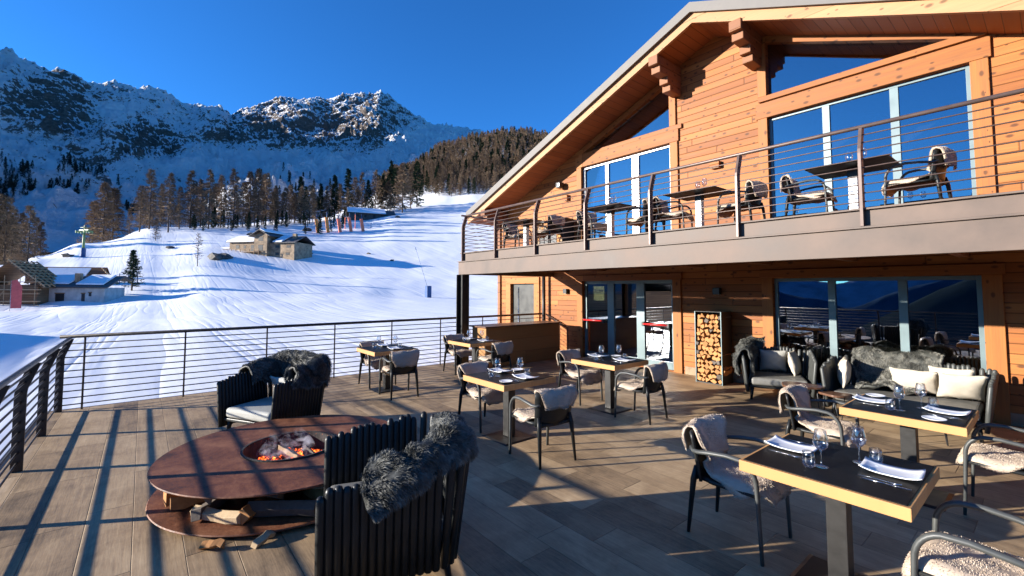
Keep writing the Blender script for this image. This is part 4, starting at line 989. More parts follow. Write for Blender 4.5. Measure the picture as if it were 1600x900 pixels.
def interp_path(pts, n):
    pts = np.asarray(pts, float); d = np.r_[0, np.cumsum(np.linalg.norm(np.diff(pts[:, :3], axis=0), axis=1))]; t = np.linspace(0, d[-1], n)
    out = np.stack([np.interp(t, d, pts[:, k]) for k in range(pts.shape[1])], -1)
    for _ in range(2): out[1:-1] = (out[:-2]+2*out[1:-1]+out[2:])/4
    return out
# ---- dining chair facing +x
def make_chair():
    r_ = empty('dining_armchair')
    b = MB(); n = 9; vs = []; fs = []
    # curved back panel
    rows = []
    for i in range(7):
        z = .40+.36*i/6; rr = []
        for j in range(n):
            a = (j/(n-1)-.5)*2; y = a*.235*(1+.02*i); x = -.235-.055*(i/6)+.055*a*a+.0; rr.append((x, y, z))
        rows.append(rr)
    V, F_, _, _ = thick_sheet(rows, .022, -1.); b.v = [tuple(p) for p in V]; b.f = [tuple(q) for q in F_]
    b.build('backrest', M['charcoal'], r_, smooth=True)
    b = MB()
    V, F_, _, _ = thick_sheet([[(x, y*(1-.12*(x < -.1)), .435-.018*math.cos(y/.24*1.5)+.012*(x > .15)) for y in np.linspace(-.235, .235, 7)] for x in np.linspace(-.235, .235, 7)], .025, -1.)
    b.v = [tuple(p) for p in V]; b.f = [tuple(q) for q in F_]; b.build('seat', M['charcoal'], r_, smooth=True)
    for s in (-1, 1):
        b = MB(); b.sweep([(-.215, s*.205, .5), (-.235, s*.215, .40), (-.275, s*.235, .0)], [.016, .022, .012], [.024, .026, .014], n=8, ref=Vector((0, 1, 0))); b.build('leg', M['charcoal'], r_, smooth=True)
        arc = [(.262, s*.262, 0), (.25, s*.262, .25), (.24, s*.264, .5)]
        for k in range(1, 8):
            t = k/8*PI/2; arc.append((.24-.13*(1-math.cos(t)), s*.266, .5+.155*math.sin(t)))
        arc += [(.04, s*.27, .658), (-.08, s*.27, .645), (-.17, s*.262, .628), (-.215, s*.24, .622), (-.245, s*.21, .635)]
        b = MB(); b.sweep(arc, [.012, .013, .015]+[.016]*(len(arc)-3), [.017, .019, .021]+[.021]*(len(arc)-3), n=8, ref=Vector((0, 1, 0))); b.build('arm_and_front_leg', M['charcoal_arm'], r_, smooth=True)
    b = MB(); b.tube((-.22, -.2, .405), (-.22, .2, .405), .012, 6); b.tube((.225, -.255, .43), (.225, .255, .43), .013, 6); b.tube((-.22, -.2, .415), (.235, -.255, .43), .012, 6); b.tube((-.22, .2, .415), (.235, .255, .43), .012, 6)
    b.build('seat_frame', M['charcoal'], r_, smooth=True)
    return r_
def fleece_rows(var):
    rg = np.random.default_rng(100+var)
    path = interp_path([(-.335, 0, .60-.03*var), (-.338, 0, .70), (-.325, 0, .785), (-.29, 0, .808), (-.255, 0, .78), (-.235, 0, .66), (-.205, 0, .53), (-.15, 0, .475), (.0, 0, .465), (.15, 0, .475), (.245, 0, .478), (.285, 0, .44), (.292, 0, .37-.03*var)], 30)
    rows = []
    m = len(path); hw = np.interp(np.linspace(0, 1, m), [0, .1, .25, .36, .48, .6, .8, .92, 1], [.17, .235, .245, .2, .16, .235, .285, .25, .15])
    for i in range(m):
        r_ = []; wob = 1+.07*rg.normal()
        t = i/(m-1)
        for j in range(17):
            a = (j/8.-1); wj = hw[i]*(1+.05*math.sin(i*.9+(a > 0)*2.+var)); y = a*wj
            x, _, z = path[i]
            if t < .45: x = x+.06*a*a*(1 if t > .2 else .7)
            ex = max(0, abs(y)-.215)
            if t > .5: z -= ex*1.2; y = math.copysign(min(abs(y), .215+ex*.45), y)
            z += .006*math.sin(a*7+i*.6+var)
            r_.append((x, y, z))
        rows.append(r_)
    return rows
chair0 = make_chair(); CH_USED = [False]
fl0 = []
for v_ in range(3):
    o = fur_object('sheepskin', fleece_rows(v_), .016, 'fleece', 15000, .011, .0028, .25, 300+v_, sign=1., clump=.7); fl0.append([o, False])
def place_chair(x, y, rz, lab, fleece, group, z=0., tilt=0.):
    if not CH_USED[0]: c = chair0; CH_USED[0] = True
    else: c = copy_tree(chair0)
    c.location = (x, y, z); c.rotation_euler = (0, 0, rz); tag(c, lab, 'chair', group)
    if fleece is not None:
        v = fleece % 3
        o = fl0[v][0]
        if fl0[v][1]: o = copy_tree(o)
        fl0[v][1] = True
        o.location = (x, y, z); o.rotation_euler = (0, 0, rz)
        tag(o, 'beige sheepskin over the '+lab.replace('charcoal ', ''), 'sheepskin', 'sheepskins on the dining chairs')
    return c
# ---- square table
def make_table(black=True):
    r_ = empty('square_table')
    b = MB(); b.box((-.42, -.415, .685), (.42, .415, .752)); t_ = b.build('tabletop', M['table_edge'], r_, bevel=.004)
    b = MB(); b.box((-.40, -.395, .7525), (.40, .395, .757)); b.build('inlay', M['table_black'], t_, bevel=.001)
    b = MB(); b.box((-.055, -.055, .02), (.055, .055, .684)); b.build('pedestal', M['steel_dark'], r_, bevel=.004)
    b = MB(); b.hexa([(-.25,-.25,0),(.25,-.25,0),(.25,.25,0),(-.25,.25,0),(-.22,-.22,.014),(.22,-.22,.014),(.22,.22,.014),(-.22,.22,.014)]); b.build('base_plate', M['steel_dark'], r_, bevel=.002)
    b = MB(); b.box((-.2, -.05, .66), (.2, .05, .684)); b.build('top_bracket', M['steel_dark'], r_)
    return r_
table0 = make_table(); TB_USED = [False]
def put_table(x, y, lab, group='square dining tables on the terrace', z=0., rz=0.):
    if not TB_USED[0]: t = table0; TB_USED[0] = True
    else: t = copy_tree(table0)
    t.location = (x, y, z); t.rotation_euler = (0, 0, rz); return tag(t, lab, 'table', group)
# ---- tableware prototypes
def sheet_mb(rows, th):
    b = MB(); V, F_, _, _ = thick_sheet(rows, th, -1.); b.v = [tuple(p) for p in V]; b.f = [tuple(q) for q in F_]; return b
def plate_mb():
    rows = []
    for x in np.linspace(-.14, .14, 17):
        r_ = []
        for y in np.linspace(-.1, .1, 9):
            k = 1-.06*(1-(x/.14)**2); z = .008+.022*max(0, abs(x/.14))**3+.01*(abs(y/.1))**4; r_.append((x, y*k, z))
        rows.append(r_)
    return sheet_mb(rows, .006)
WP = {}
def ware(kind):
    if kind in WP and not WP[kind][1]: WP[kind][1] = True; return WP[kind][0]
    if kind in WP: return copy_tree(WP[kind][0])
    if kind == 'plate': o = plate_mb().build('rectangular_plate', M['white'], smooth=True)
    elif kind == 'wine':
        o = empty('wine_glass'); b = MB(); b.lathe([(.0, .0), (.036, .0), (.037, .0025), (.012, .006), (.0045, .012), (.0036, .05), (.0038, .09), (.008, .1)], 24); b.build('stem_and_foot', M['crystal'], o, smooth=True)
        b = MB(); b.lathe([(.004, .098), (.02, .104), (.036, .122), (.043, .145), (.041, .17), (.034, .2), (.0305, .222), (.0298, .2225), (.0295, .221), (.033, .2), (.0395, .17), (.0415, .145), (.0345, .124), (.02, .107), (.0, .102)], 28); b.build('bowl', M['crystal'], o, smooth=True)
    elif kind == 'tumbler':
        b = MB(); b.lathe([(.0, .002), (.024, .0), (.034, .014), (.038, .04), (.035, .07), (.0315, .092), (.0305, .0925), (.030, .0915), (.0335, .07), (.0362, .04), (.032, .016), (.022, .008), (0, .008)], 26); o = b.build('water_glass', M['crystal'], smooth=True)
    elif kind == 'bread':
        b = MB(); b.lathe([(0, .004), (.045, .004), (.052, .003), (.078, .015), (.08, .018), (.077, .018), (.052, .008), (0, .008)], 30); o = b.build('bread_plate', M['white'], smooth=True)
    elif kind == 'fork':
        b = MB(); b.sweep([(-.1, 0, .004), (-.03, 0, .006), (.03, 0, .005), (.045, 0, .004)], [.005, .003, .003, .009], [.0015]*4, n=6, ref=Vector((0, 0, 1)))
        for k in (-1.5, -.5, .5, 1.5): b.sweep([(.045, k*.0055, .004), (.07, k*.0055, .002), (.095, k*.0052, .007)], .0014, .0012, n=4, ref=Vector((0, 0, 1)))
        o = b.build('fork', M['chrome'], smooth=True)
    elif kind == 'knife':
        b = MB(); b.sweep([(-.11, 0, .004), (-.02, 0, .004), (0, 0, .004)], [.007, .0045, .005], [.003, .0025, .0015], n=6, ref=Vector((0, 0, 1))); b.sweep([(0, 0, .004), (.06, .001, .004), (.1, .002, .004), (.112, .004, .004)], [.0075, .009, .007, .002], [.0008]*4, n=6, ref=Vector((0, 0, 1)))
        o = b.build('knife', M['chrome'], smooth=True)
    elif kind == 'napkin':
        rows = [[(x, y, .002+.003*abs(math.sin(x*40+y*9))+.004*(abs(x) > .07)) for y in np.linspace(-.055, .055, 6)] for x in np.linspace(-.09, .09, 10)]
        o = sheet_mb(rows, .006).build('folded_napkin', M['cushion'], smooth=True)
    WP[kind] = [o, True]; return o
WN = dict(plate=('white rectangular plate', 'plate'), wine=('clear stemmed wine glass', 'wine glass'), tumbler=('stemless water glass', 'glass'), bread=('small round bread plate', 'plate'), fork=('polished steel fork', 'fork'), knife=('polished steel knife', 'knife'), napkin=('folded pale napkin', 'napkin'))
TN = ['the front right table', 'the table before the slatted sofa', 'the middle table of the terrace', 'the table before the glass door', 'the table alone at the far railing', 'the table beside the bar counter']
TC = [(-.93, 3.41), (-.92, 5.45), (-4.44, 3.6), (-4.46, 5.62), (-7.92, 3.52), (-7.85, 5.45)]
LAY = [('plate', -.27, .06, 0, 'by the left chair'), ('plate', .26, .05, 0, 'by the right chair'), ('wine', -.04, -.15, 0, 'nearer the viewer'), ('wine', .09, .11, 0, 'farther from the viewer'),
       ('tumbler', -.09, -.21, 0, 'nearer the viewer'), ('tumbler', .16, .17, 0, 'farther from the viewer'), ('fork', .24, -.13, .03, 'beside the right plate'), ('knife', .27, -.165, .02, 'beside the right plate'),
       ('fork', -.27, -.1, 0, 'beside the left plate'), ('knife', -.25, .23, 0, 'beside the left plate')]
EXTRA = {1: [('bread', -.3, .32, 'behind the left plate'), ('bread', .22, -.33, 'before the right plate')], 2: [('bread', -.2, .31, 'behind the left plate'), ('bread', .30, -.29, 'before the right plate')], 0: [], 3: [('bread', -.1, .3, 'behind the left plate')], 4: [], 5: []}
for i, (x, y) in enumerate(TC):
    put_table(x, y, ['square black topped table with an orange wood edge, frontmost at the right', 'square black topped table standing just in front of the wide slatted sofa', 'square wood edged table in the middle of the terrace', 'square wood edged table in front of the glass terrace door', 'square wood edged table standing alone by the far railing', 'square wood edged table beside the timber bar counter'][i])
    for k, dx, dy, rz, wh in LAY:
        if i >= 4 and k in ('fork', 'knife'): continue
        j = .012*(i != 0); o = ware(k); o.location = (x+dx+random.uniform(-j, j), y+dy+random.uniform(-j, j), .7575); o.rotation_euler = (0, 0, rz+random.uniform(-.08, .08)*(i != 0)+(.06 if k == 'plate' and i == 0 and dx > 0 else 0))
        tag(o, '%s %s on %s' % (WN[k][0], wh, TN[i]), WN[k][1], 'tableware on the terrace tables')
    for k, dx, dy, wh in EXTRA[i]:
        o = ware(k); o.location = (x+dx, y+dy, .7575); tag(o, '%s %s on %s' % (WN[k][0], wh, TN[i]), WN[k][1], 'tableware on the terrace tables')
CG = 'charcoal dining armchairs on the terrace'
chs = [(-1.60, 3.52, .02, 0, 'left of'), (-.27, 3.30, PI-.02, 1, 'right of'), (-1.60, 5.42, .0, 2, 'left of'), (-.30, 5.53, PI, 0, 'right of'),
       (-5.06, 3.66, .05, 1, 'left of'), (-3.69, 3.47, PI-.12, 0, 'right of'), (-5.14, 5.68, -.02, 2, 'left of'), (-3.89, 5.60, PI+.08, 1, 'right of'),
       (-8.45, 3.55, .05, 1, 'left of'), (-7.35, 3.5, PI-.1, 2, 'right of'), (-8.55, 5.5, 0, 0, 'left of'), (-7.25, 5.5, PI+.05, 1, 'right of')]
for k, (x, y, rz, fv, sd) in enumerate(chs):
    place_chair(x, y, rz, 'charcoal armchair standing %s %s' % (sd, TN[k//2]), fv, CG)
# ---- slatted tub seats, facing +x, width along y
def tub(name, W, D, label, loc, rz, seed, cat, cush='seat_grey', group=None, hb=.0, shell='charcoal'):
    rg = random.Random(seed); r_ = empty(name, (loc[0], loc[1], 0), rz, label, cat, group)
    b = MB(); hw = W/2; c = .14; path = [(D/2, -hw)]; 
    seg = [(D/2, -hw), (-D/2+c, -hw)]
    pts = []; step = .046
    n1 = int((D-c)/step)
    for k in range(n1+1): pts.append((D/2-k*(D-c)/n1, -hw, 0, -1))
    for k in range(1, 4): a = k/4*PI/2; pts.append((-D/2+c-c*math.sin(a), -hw+c-c*math.cos(a), -math.sin(a), -math.cos(a)))
    n2 = int((W-2*c)/step)
    for k in range(n2+1): pts.append((-D/2, -hw+c+k*(W-2*c)/n2, -1, 0))
    for k in range(1, 4): a = k/4*PI/2; pts.append((-D/2+c-c*math.cos(a), hw-c+c*math.sin(a), -math.cos(a), math.sin(a)))
    for k in range(n1+1): pts.append((-D/2+c+k*(D-c)/n1, hw, 0, 1))
    for i, (x, y, nx_, ny) in enumerate(pts):
        back = 1-max(0, (x+D/2-.1))/(D-.1); h = .70+.09*back+rg.choice([0, .008, .02, .035])-.01+hb; r0 = .0275; out = .05+.03*back
        z0 = .13+.0*back; ln = [(x, y, z0), (x+nx_*out*.5, y+ny*out*.5, (z0+h)/2), (x+nx_*out, y+ny*out, h-.03), (x+nx_*out*1.02, y+ny*out*1.02, h-.008), (x+nx_*out*1.03, y+ny*out*1.03, h)]
        b.sweep(ln, [r0*.9, r0, r0, r0*.72, r0*.2], n=8, ref=Vector((nx_, ny, 0)).cross(Vector((0, 0, 1))))
    b.build('slatted_shell', M[shell], r_, smooth=True)
    b = MB(); b.box((-D/2+.03, -hw+.03, .2), (D/2-.02, hw-.03, .24)); b.build('seat_frame', M['charcoal'], r_, bevel=.01)
    nc = 1 if W < 1.2 else 1
    b = MB(); b.box((-D/2+.05, -hw+.05, .242), (D/2-.01, hw-.05, .37)); b.build('seat_cushion', M[cush], r_, bevel=.045, seg=4)
    for sx in (-1, 1):
        for sy in (-1, 1):
            b = MB(); x0, y0 = sx*(D/2-.09), sy*(hw-.08); b.sweep([(x0, y0, .26), (x0+sx*.05, y0+sy*.03, 0)], [.034, .018], n=8); b.build('leg', M['charcoal'], r_, smooth=True)
    return r_
fA = np.array([-.331, -.944]); cA = (-3.04, 1.36)
angA = math.atan2(fA[1], fA[0]); angB = math.atan2(-.87, .49); ang1 = math.atan2(-.9, .43); ang2 = -PI/2+.03
tub('slatted_armchair', .97, .80, 'black slatted tub armchair nearest the viewer, its outside filling the lower centre', cA, angA, 1, 'armchair')
cB = (-6.52, 1.36)
tub('slatted_armchair', .86, .8, 'black slatted tub armchair on the far side of the round fire table', cB, angB, 2, 'armchair', 'seat_pale')
c1 = (-3.12, 8.42); c2 = (-1.42, 8.2)
tub('slatted_armchair', .92, .78, 'dark slatted tub armchair by the wall between log rack and window', c1, ang1, 3, 'armchair', shell='charcoal_lounge')
tub('slatted_sofa', 1.6, .82, 'wide dark slatted sofa with grey seat under the big terrace window', c2, ang2, 4, 'sofa', shell='charcoal_lounge')
def to_world(c, ang, p): ca, sa = math.cos(ang), math.sin(ang); return (c[0]+p[0]*ca-p[1]*sa, c[1]+p[0]*sa+p[1]*ca, p[2])
def rim_fur(name, c, ang, ctr, hang_in, hang_out, label, seed, blades=34000, blen=.042, rad=.055, bw=.0032, wob=.03):
    """pelt hung over a rim: ctr = points along the rim (local), +normal side is outward"""
    ctr = interp_path(ctr, 34); m = len(ctr); rg = np.random.default_rng(seed); rows = []
    d = np.gradient(ctr, axis=0); d /= np.linalg.norm(d[:, :2], axis=1, keepdims=True)
    for i in range(m):
        o = np.array([d[i, 1], -d[i, 0], 0.]); t = i/(m-1); P = ctr[i]; taper = min(1, .45+2.2*min(t, 1-t))
        hi = np.interp(t, np.linspace(0, 1, len(hang_in)), hang_in)*(1+wob*2*math.sin(i*.7)); ho = np.interp(t, np.linspace(0, 1, len(hang_out)), hang_out)*(1+wob*2*math.sin(i*.9+1))
        row = []
        for k in range(8, 0, -1): s = k/8*hi; row.append(P-o*(rad+.03*math.sin(s*9+i*.3))+np.array([0, 0, -s]))
        for k in range(9): a = -PI/2+PI*k/8; row.append(P+o*rad*math.sin(a)+np.array([0, 0, rad*math.cos(a)*.9+.012*math.sin(i*.8)]))
        for k in range(1, 9): s = k/8*ho; row.append(P+o*(rad+.02+.03*math.sin(s*8+i*.35))+np.array([0, 0, -s]))
        rows.append([to_world(c, ang, q) for q in row])
    G = np.array(rows); org = G.reshape(-1, 3).mean(0); org[2] = G[:, :, 2].min()
    N_ = fbm(G[:, :, 0]*7, G[:, :, 1]*7+G[:, :, 2]*6, 3, seed)*.05; G = G+N_[..., None]
    o = fur_object(name, G-org, .03, 'fur', blades, blen, bw, .75, seed, sign=-1., clump=.35); o.location = org
    return tag(o, label, 'fur throw')
hwA = .97/2
# throw on the front armchair: over the near side arm's rear half and the back
rim_fur('fur_throw', cA, angA, [(.13, hwA+.02, .74), (-.05, hwA+.03, .78), (-.22, hwA+.01, .84), (-.36, hwA-.08, .88), (-.42, hwA-.27, .87), (-.42, hwA-.5, .83)], [.12, .2, .25, .3, .3], [.15, .1, .08, .14, .13], 'grey brown fur throw bunched over the back of the nearest black armchair', 7, 60000, .04, .062, bw=.0026)
rim_fur('fur_throw', cB, angB, [(.05, -.47, .74), (-.2, -.47, .80), (-.4, -.38, .86), (-.46, -.1, .92), (-.47, .1, .89), (-.42, .36, .85), (-.15, .48, .82), (.18, .48, .79)], [.05, .2, .4, .4, .3, .2, .12], [.1, .2, .3, .25, .3, .28, .12, .08], 'dark fur throw draped round the back of the armchair behind the fire table', 8, 36000, .042, .06)
rim_fur('fur_throw', c1, ang1, [(.34, -.5, .74), (.1, -.5, .78), (-.15, -.49, .82), (-.36, -.4, .85), (-.43, -.15, .86)], [.3, .35, .3, .3, .2], [.55, .5, .4, .2, .15], 'dark grey fur throw hanging over the left arm of the armchair beside the log rack', 9, 26000, .045, .06)
# throw on the sofa: over the back and flowing down onto the seat
rows = []
for i in range(36):
    t = i/35; row = []
    for j in range(22):
        a = j/21; yl = .62-.95*a*(1-.55*max(0, t-.35))-.25*max(0, t-.4)  # across (left to right from the viewer)
        s = t
        if s < .16: x, z = -.53, .86-(.16-s)*1.6*.5
        elif s < .62: k = (s-.16)/.46; x, z = -.5+.2*k, .90-.44*k
        else: k = (s-.62)/.38; x, z = -.3+.38*k, .46-.02*k
        z += .03*math.sin(a*9+t*4)+.02*math.sin(a*17-t*7); x += .02*math.sin(a*11)
        row.append(to_world(c2, ang2, (x, -yl if False else -yl*1.0, z)))
    rows.append(row)
G = np.array(rows); org = G.reshape(-1, 3).mean(0); org[2] = .4
o = fur_object('fur_throw', G-org, .035, 'fur_light', 40000, .042, .0032, .75, 12, sign=1., clump=.6); o.location = org; tag(o, 'mottled grey fur throw spread over the back and seat of the wide sofa', 'fur throw')
# cushions
def cushion(c, ang, p, size, rot, label, mat='cushion'):
    bm = bmesh.new(); bmesh.ops.create_cube(bm, size=1.); bmesh.ops.subdivide_edges(bm, edges=bm.edges, cuts=9, use_grid_fill=True)
    for v in bm.verts:
        x, y, z = v.co*2; k = (1-min(1, abs(x))**3)*(1-min(1, abs(y))**3)*.85+.15
        px = 1-.1*(1-abs(y)**2)*abs(x); v.co = Vector((x*.5*size[0]*(1-.07*(1-y*y)*abs(x)), y*.5*size[1]*(1-.07*(1-x*x)*abs(y)), z*.5*size[2]*k+.006*math.sin(x*9+y*7)))
    me = bpy.data.meshes.new('throw_cushion'); bm.to_mesh(me); bm.free(); me.materials.append(M[mat])
    me.polygons.foreach_set('use_smooth', [True]*len(me.polygons))
    o = bpy.data.objects.new('throw_cushion', me); link(o); o.matrix_world = Matrix.Translation(to_world(c, ang, p)) @ Matrix.Rotation(ang, 4, 'Z') @ Matrix.Rotation(rot[2], 4, 'Z') @ Matrix.Rotation(rot[1], 4, 'Y') @ Matrix.Rotation(rot[0], 4, 'X')
    return tag(o, label, 'cushion', 'off white cushions on the lounge seats')
cushion(c2, ang2, (-.02, -.68, .60), (.42, .42, .16), (R(84), 0, .25), 'upright off white cushion leaning in the left end of the wide sofa')
cushion(c2, ang2, (-.12, .10, .57), (.36, .5, .17), (0, R(-62), 0), 'round shouldered off white cushion in the middle of the wide sofa')
cushion(c2, ang2, (-.22, .47, .60), (.42, .44, .15), (0, R(-66), 0), 'off white cushion at the back right corner of the wide sofa, behind the front one')
cushion(c2, ang2, (-.05, .57, .575), (.4, .46, .16), (0, R(-58), .25), 'off white cushion in front at the right end of the wide sofa')
cushion(c1, ang1, (-.1, .28, .585), (.4, .4, .14), (R(-78), 0, -.35), 'off white cushion at the right side of the armchair beside the log rack')
cushion(c1, ang1, (-.26, -.02, .585), (.4, .42, .14), (0, R(-70), 0), 'shaded off white cushion at the back of the armchair beside the log rack', 'seat_pale')
cushion(cB, angB, (-.22, .02, .5), (.4, .5, .12), (0, R(-60), 0), 'pale cushion lying in the armchair behind the fire table', 'seat_pale')
# coffee tables
def coffee(x, y, h, rx, rz, label, name='coffee_table'):
    r_ = empty(name, (x, y, 0), rz, label, 'low table', 'low walnut tables by the lounge seats')
    b = MB(); poly = [(rx*(1+.13*math.cos(3*a))*math.cos(a), rx*.8*(1+.13*math.cos(3*a))*math.sin(a)) for a in np.linspace(0, 2*PI, 36, endpoint=False)]
    b.prism(poly, h-.03, h); b.build('tabletop', M['coffee'], r_, bevel=.006)
    for k in range(3):
        a = k*2*PI/3; c = Vector((math.cos(a)*rx*.85, math.sin(a)*rx*.68, 0)); s = Vector((-math.sin(a), math.cos(a), 0))*.07
        b = MB(); b.sweep([c*.85+s+Vector((0, 0, h-.031)), c+s*.25+Vector((0, 0, .012)), c+Vector((0, 0, .006)), c-s*.25+Vector((0, 0, .012)), c*.85-s+Vector((0, 0, h-.031))], .006, n=6); b.build('hairpin_leg', M['black'], r_, smooth=True)
    return r_
coffee(-2.5, 7.62, .42, .27, .4, 'low walnut table on hairpin legs in front of the log rack armchair')
coffee(-2.08, 7.72, .36, .22, 1.1, 'smaller lower walnut table tucked between armchair and wide sofa')
coffee(-1.12, 7.3, .36, .27, .3, 'low walnut table in front of the wide sofa, its legs showing under the dining table')
# ---- fire table
fc = (-4.81, 1.16)
ft = empty('round_fire_table', (fc[0], fc[1], 0), 0, 'round rusty corten steel fire table with a burning centre and a log shelf below', 'fire table')
b = MB(); b.lathe([(.40, .322), (.40, .308), (1.08, .308), (1.085, .315), (1.08, .322), (.40, .322)], 96); b.build('top_ring', M['rust'], ft, bevel=0)
b = MB(); b.lathe([(.42, .335), (.40, .335), (.40, .12), (.34, .07), (0, .06), (0, .05), (.36, .055), (.42, .1), (.42, .335)], 64); b.build('fire_bowl', M['ember_ash'], ft, smooth=False)
b = MB(); b.lathe([(0, .035), (1.08, .035), (1.085, .042), (1.08, .05), (0, .05)], 96); b.build('base_shelf', M['rust'], ft)
b = MB()
for k in range(4): a = k*PI/2+.6; b.box((0, 0, 0), (0, 0, 0)) if False else b.bar((.5*math.cos(a), .5*math.sin(a), .05), (.5*math.cos(a), .5*math.sin(a), .307), .06, .01)
b.lathe([(.55, 0), (.55, .034)], 32); b.build('support', M['rust'], ft)
def log_mb(L, r, seed, kind=0):
    rg = random.Random(seed); n = rg.choice([3, 4, 4, 5]); a0 = rg.uniform(0, 6.28)
    pts = [(r*(.75+.4*rg.random())*math.cos(a0+2*PI*k/n+rg.uniform(-.25, .25)), r*(.75+.4*rg.random())*math.sin(a0+2*PI*k/n+rg.uniform(-.25, .25))) for k in range(n)]
    b = MB(); m = 5; vs = []; fs = []
    for i in range(m):
        t = i/(m-1)-.5; s = 1+rg.uniform(-.07, .07); ox, oy = rg.uniform(-.01, .01), rg.uniform(-.01, .01)
        for x, y in pts: vs.append((t*L, x*s+ox, y*s+oy))
    for i in range(m-1):
        for k in range(n): k2 = (k+1) % n; fs.append((i*n+k, i*n+k2, (i+1)*n+k2, (i+1)*n+k))
    fs += [tuple(reversed(range(n))), tuple((m-1)*n+k for k in range(n))]
    return b.add(vs, fs)
def lay_log(p, rz, L, r, seed, mat, label, group, ry=0.):
    o = log_mb(L, r, seed).build('firewood_log', M[mat], bevel=.004); o.location = p; o.rotation_euler = (0, ry, rz); return tag(o, label, 'log', group)
LGs = [(-104, .62, .0, .4, .06, 'log_dark', 0, 'dark log at the far left of the fire table shelf'), (-90, .70, .15, .34, .065, 'log', 0, 'thick orange split log with its sunlit end at the left of the fire table'), (-76, .70, -.2, .32, .06, 'log', 0, 'rounded orange log end beside the thick one on the shelf'),
       (-60, .66, .3, .42, .065, 'log_dark', 0, 'bark covered log in the left half of the fire table shelf'), (-47, .80, 1.45, .42, .05, 'log_pale', 0, 'pale flat split board lying along the front edge of the shelf'), (-30, .66, -.3, .4, .06, 'log', 0, 'brown split log pointing outwards at the middle of the shelf'),
       (-16, .80, 1.2, .5, .06, 'log_dark', 0, 'long dark charred log lying along the front edge of the shelf'), (2, .68, .1, .4, .065, 'log', 0, 'brown log at the right of the fire table shelf'), (20, .70, -.4, .42, .06, 'log_dark', 0, 'dark log near the armchair on the fire table shelf'), (40, .66, .2, .4, .06, 'log', 0, 'shaded log at the right end of the fire table shelf'),
       (-84, .62, .5, .4, .05, 'log', .115, 'upper split log stacked at the left of the shelf'), (-64, .64, .9, .44, .05, 'log_dark', .118, 'upper grey log stacked aslant on the shelf'), (-34, .66, 1.25, .5, .055, 'log_dark', .115, 'upper long grey log lying across the middle of the shelf'), (-6, .66, 1.0, .45, .05, 'log_pale', .12, 'upper pale log stacked at the right of the shelf'), (24, .64, .6, .42, .05, 'log', .12, 'upper brown log near the armchair side of the shelf')]
for k, (an, rr3, tw, L, r, mt, dz, lb) in enumerate(LGs):
    a_ = R(an); lay_log((fc[0]+(rr3+.09)*math.cos(a_), fc[1]+(rr3+.09)*math.sin(a_), .05+r*1.05+dz*.95), a_+tw, L*1.05, r*1.12, 500+k, mt, lb, 'logs on the fire table shelf')
for k, (dx, dy, lb) in enumerate([(.93, -.72, 'short wedge of firewood on the planks under the front of the fire table'), (1.06, -.42, 'pale wood chunk on the planks in front of the fire table')]): lay_log((fc[0]+dx, fc[1]+dy, .03), .9+k*1.3, .16, .035, 560+k, 'log' if k == 0 else 'log_pale', lb, 'loose firewood on the planks')
fb = [(0, 0, .24, .4, .3, .055, 'log_pale', 'pale half burnt log in the fire'), (-.1, .08, .2, 1.2, .3, .05, 'ember', 'glowing log in the fire'), (.14, -.04, .2, 2.2, .28, .05, 'ember', 'glowing charred log at the right of the fire'), (.05, .17, .22, .1, .3, .045, 'log_dark', 'charred log at the back of the fire'), (-.18, -.08, .2, .8, .22, .045, 'log_dark', 'charred log at the left of the fire')]
for k, (dx, dy, z, rz, L, r, mt, lb) in enumerate(fb): lay_log((fc[0]+dx, fc[1]+dy, z), rz, L, r, 600+k, mt, lb, 'logs burning in the fire table', .15)
vs = []; b = MB()
bm = bmesh.new(); bmesh.ops.create_grid(bm, x_segments=40, y_segments=40, size=.33)
for v in bm.verts:
    rr_2 = math.hypot(v.co.x, v.co.y)
    if rr_2 > .33: v.co *= .33/rr_2
    v.co.z = .15+.05*random.random()
me = bpy.data.meshes.new('embers'); bm.to_mesh(me); bm.free(); me.materials.append(M['ember'])
o = bpy.data.objects.new('ember_bed', me); link(o); o.location = (fc[0], fc[1], 0); tag(o, 'bed of glowing embers and ash in the middle of the fire table', 'embers', kind='stuff')
# smoke: a small real volume over the fire
t = NT('thin_smoke'); c = t.coord((1, 1, 1)); n = t.noise(c, 6.5, 4, .6, 1.6)
d = t.math('MULTIPLY', t.math('SUBTRACT', n, .53, clamp=True), 70.)
sp3 = t.new('ShaderNodeSeparateXYZ'); t.L(c, sp3.inputs[0])
d = t.math('MULTIPLY', d, t.math('SUBTRACT', 1., t.math('DIVIDE', sp3.outputs[2], .26), clamp=True))
vv = t.new('ShaderNodeVolumePrincipled'); vv.inputs['Color'].default_value = (.8, .88, 1, 1); t.L(d, vv.inputs['Density']); t.L(vv.outputs[0], t.out.inputs['Volume'])
b = MB(); b.lathe([(0, .0), (.28, .0), (.24, .12), (.12, .26), (0, .27)], 24)
sm = b.build('smoke', t.m); sm.location = (fc[0]-.06, fc[1]-.02, .22); tag(sm, 'thin bluish smoke curling out of the round fire table', 'smoke', kind='stuff')
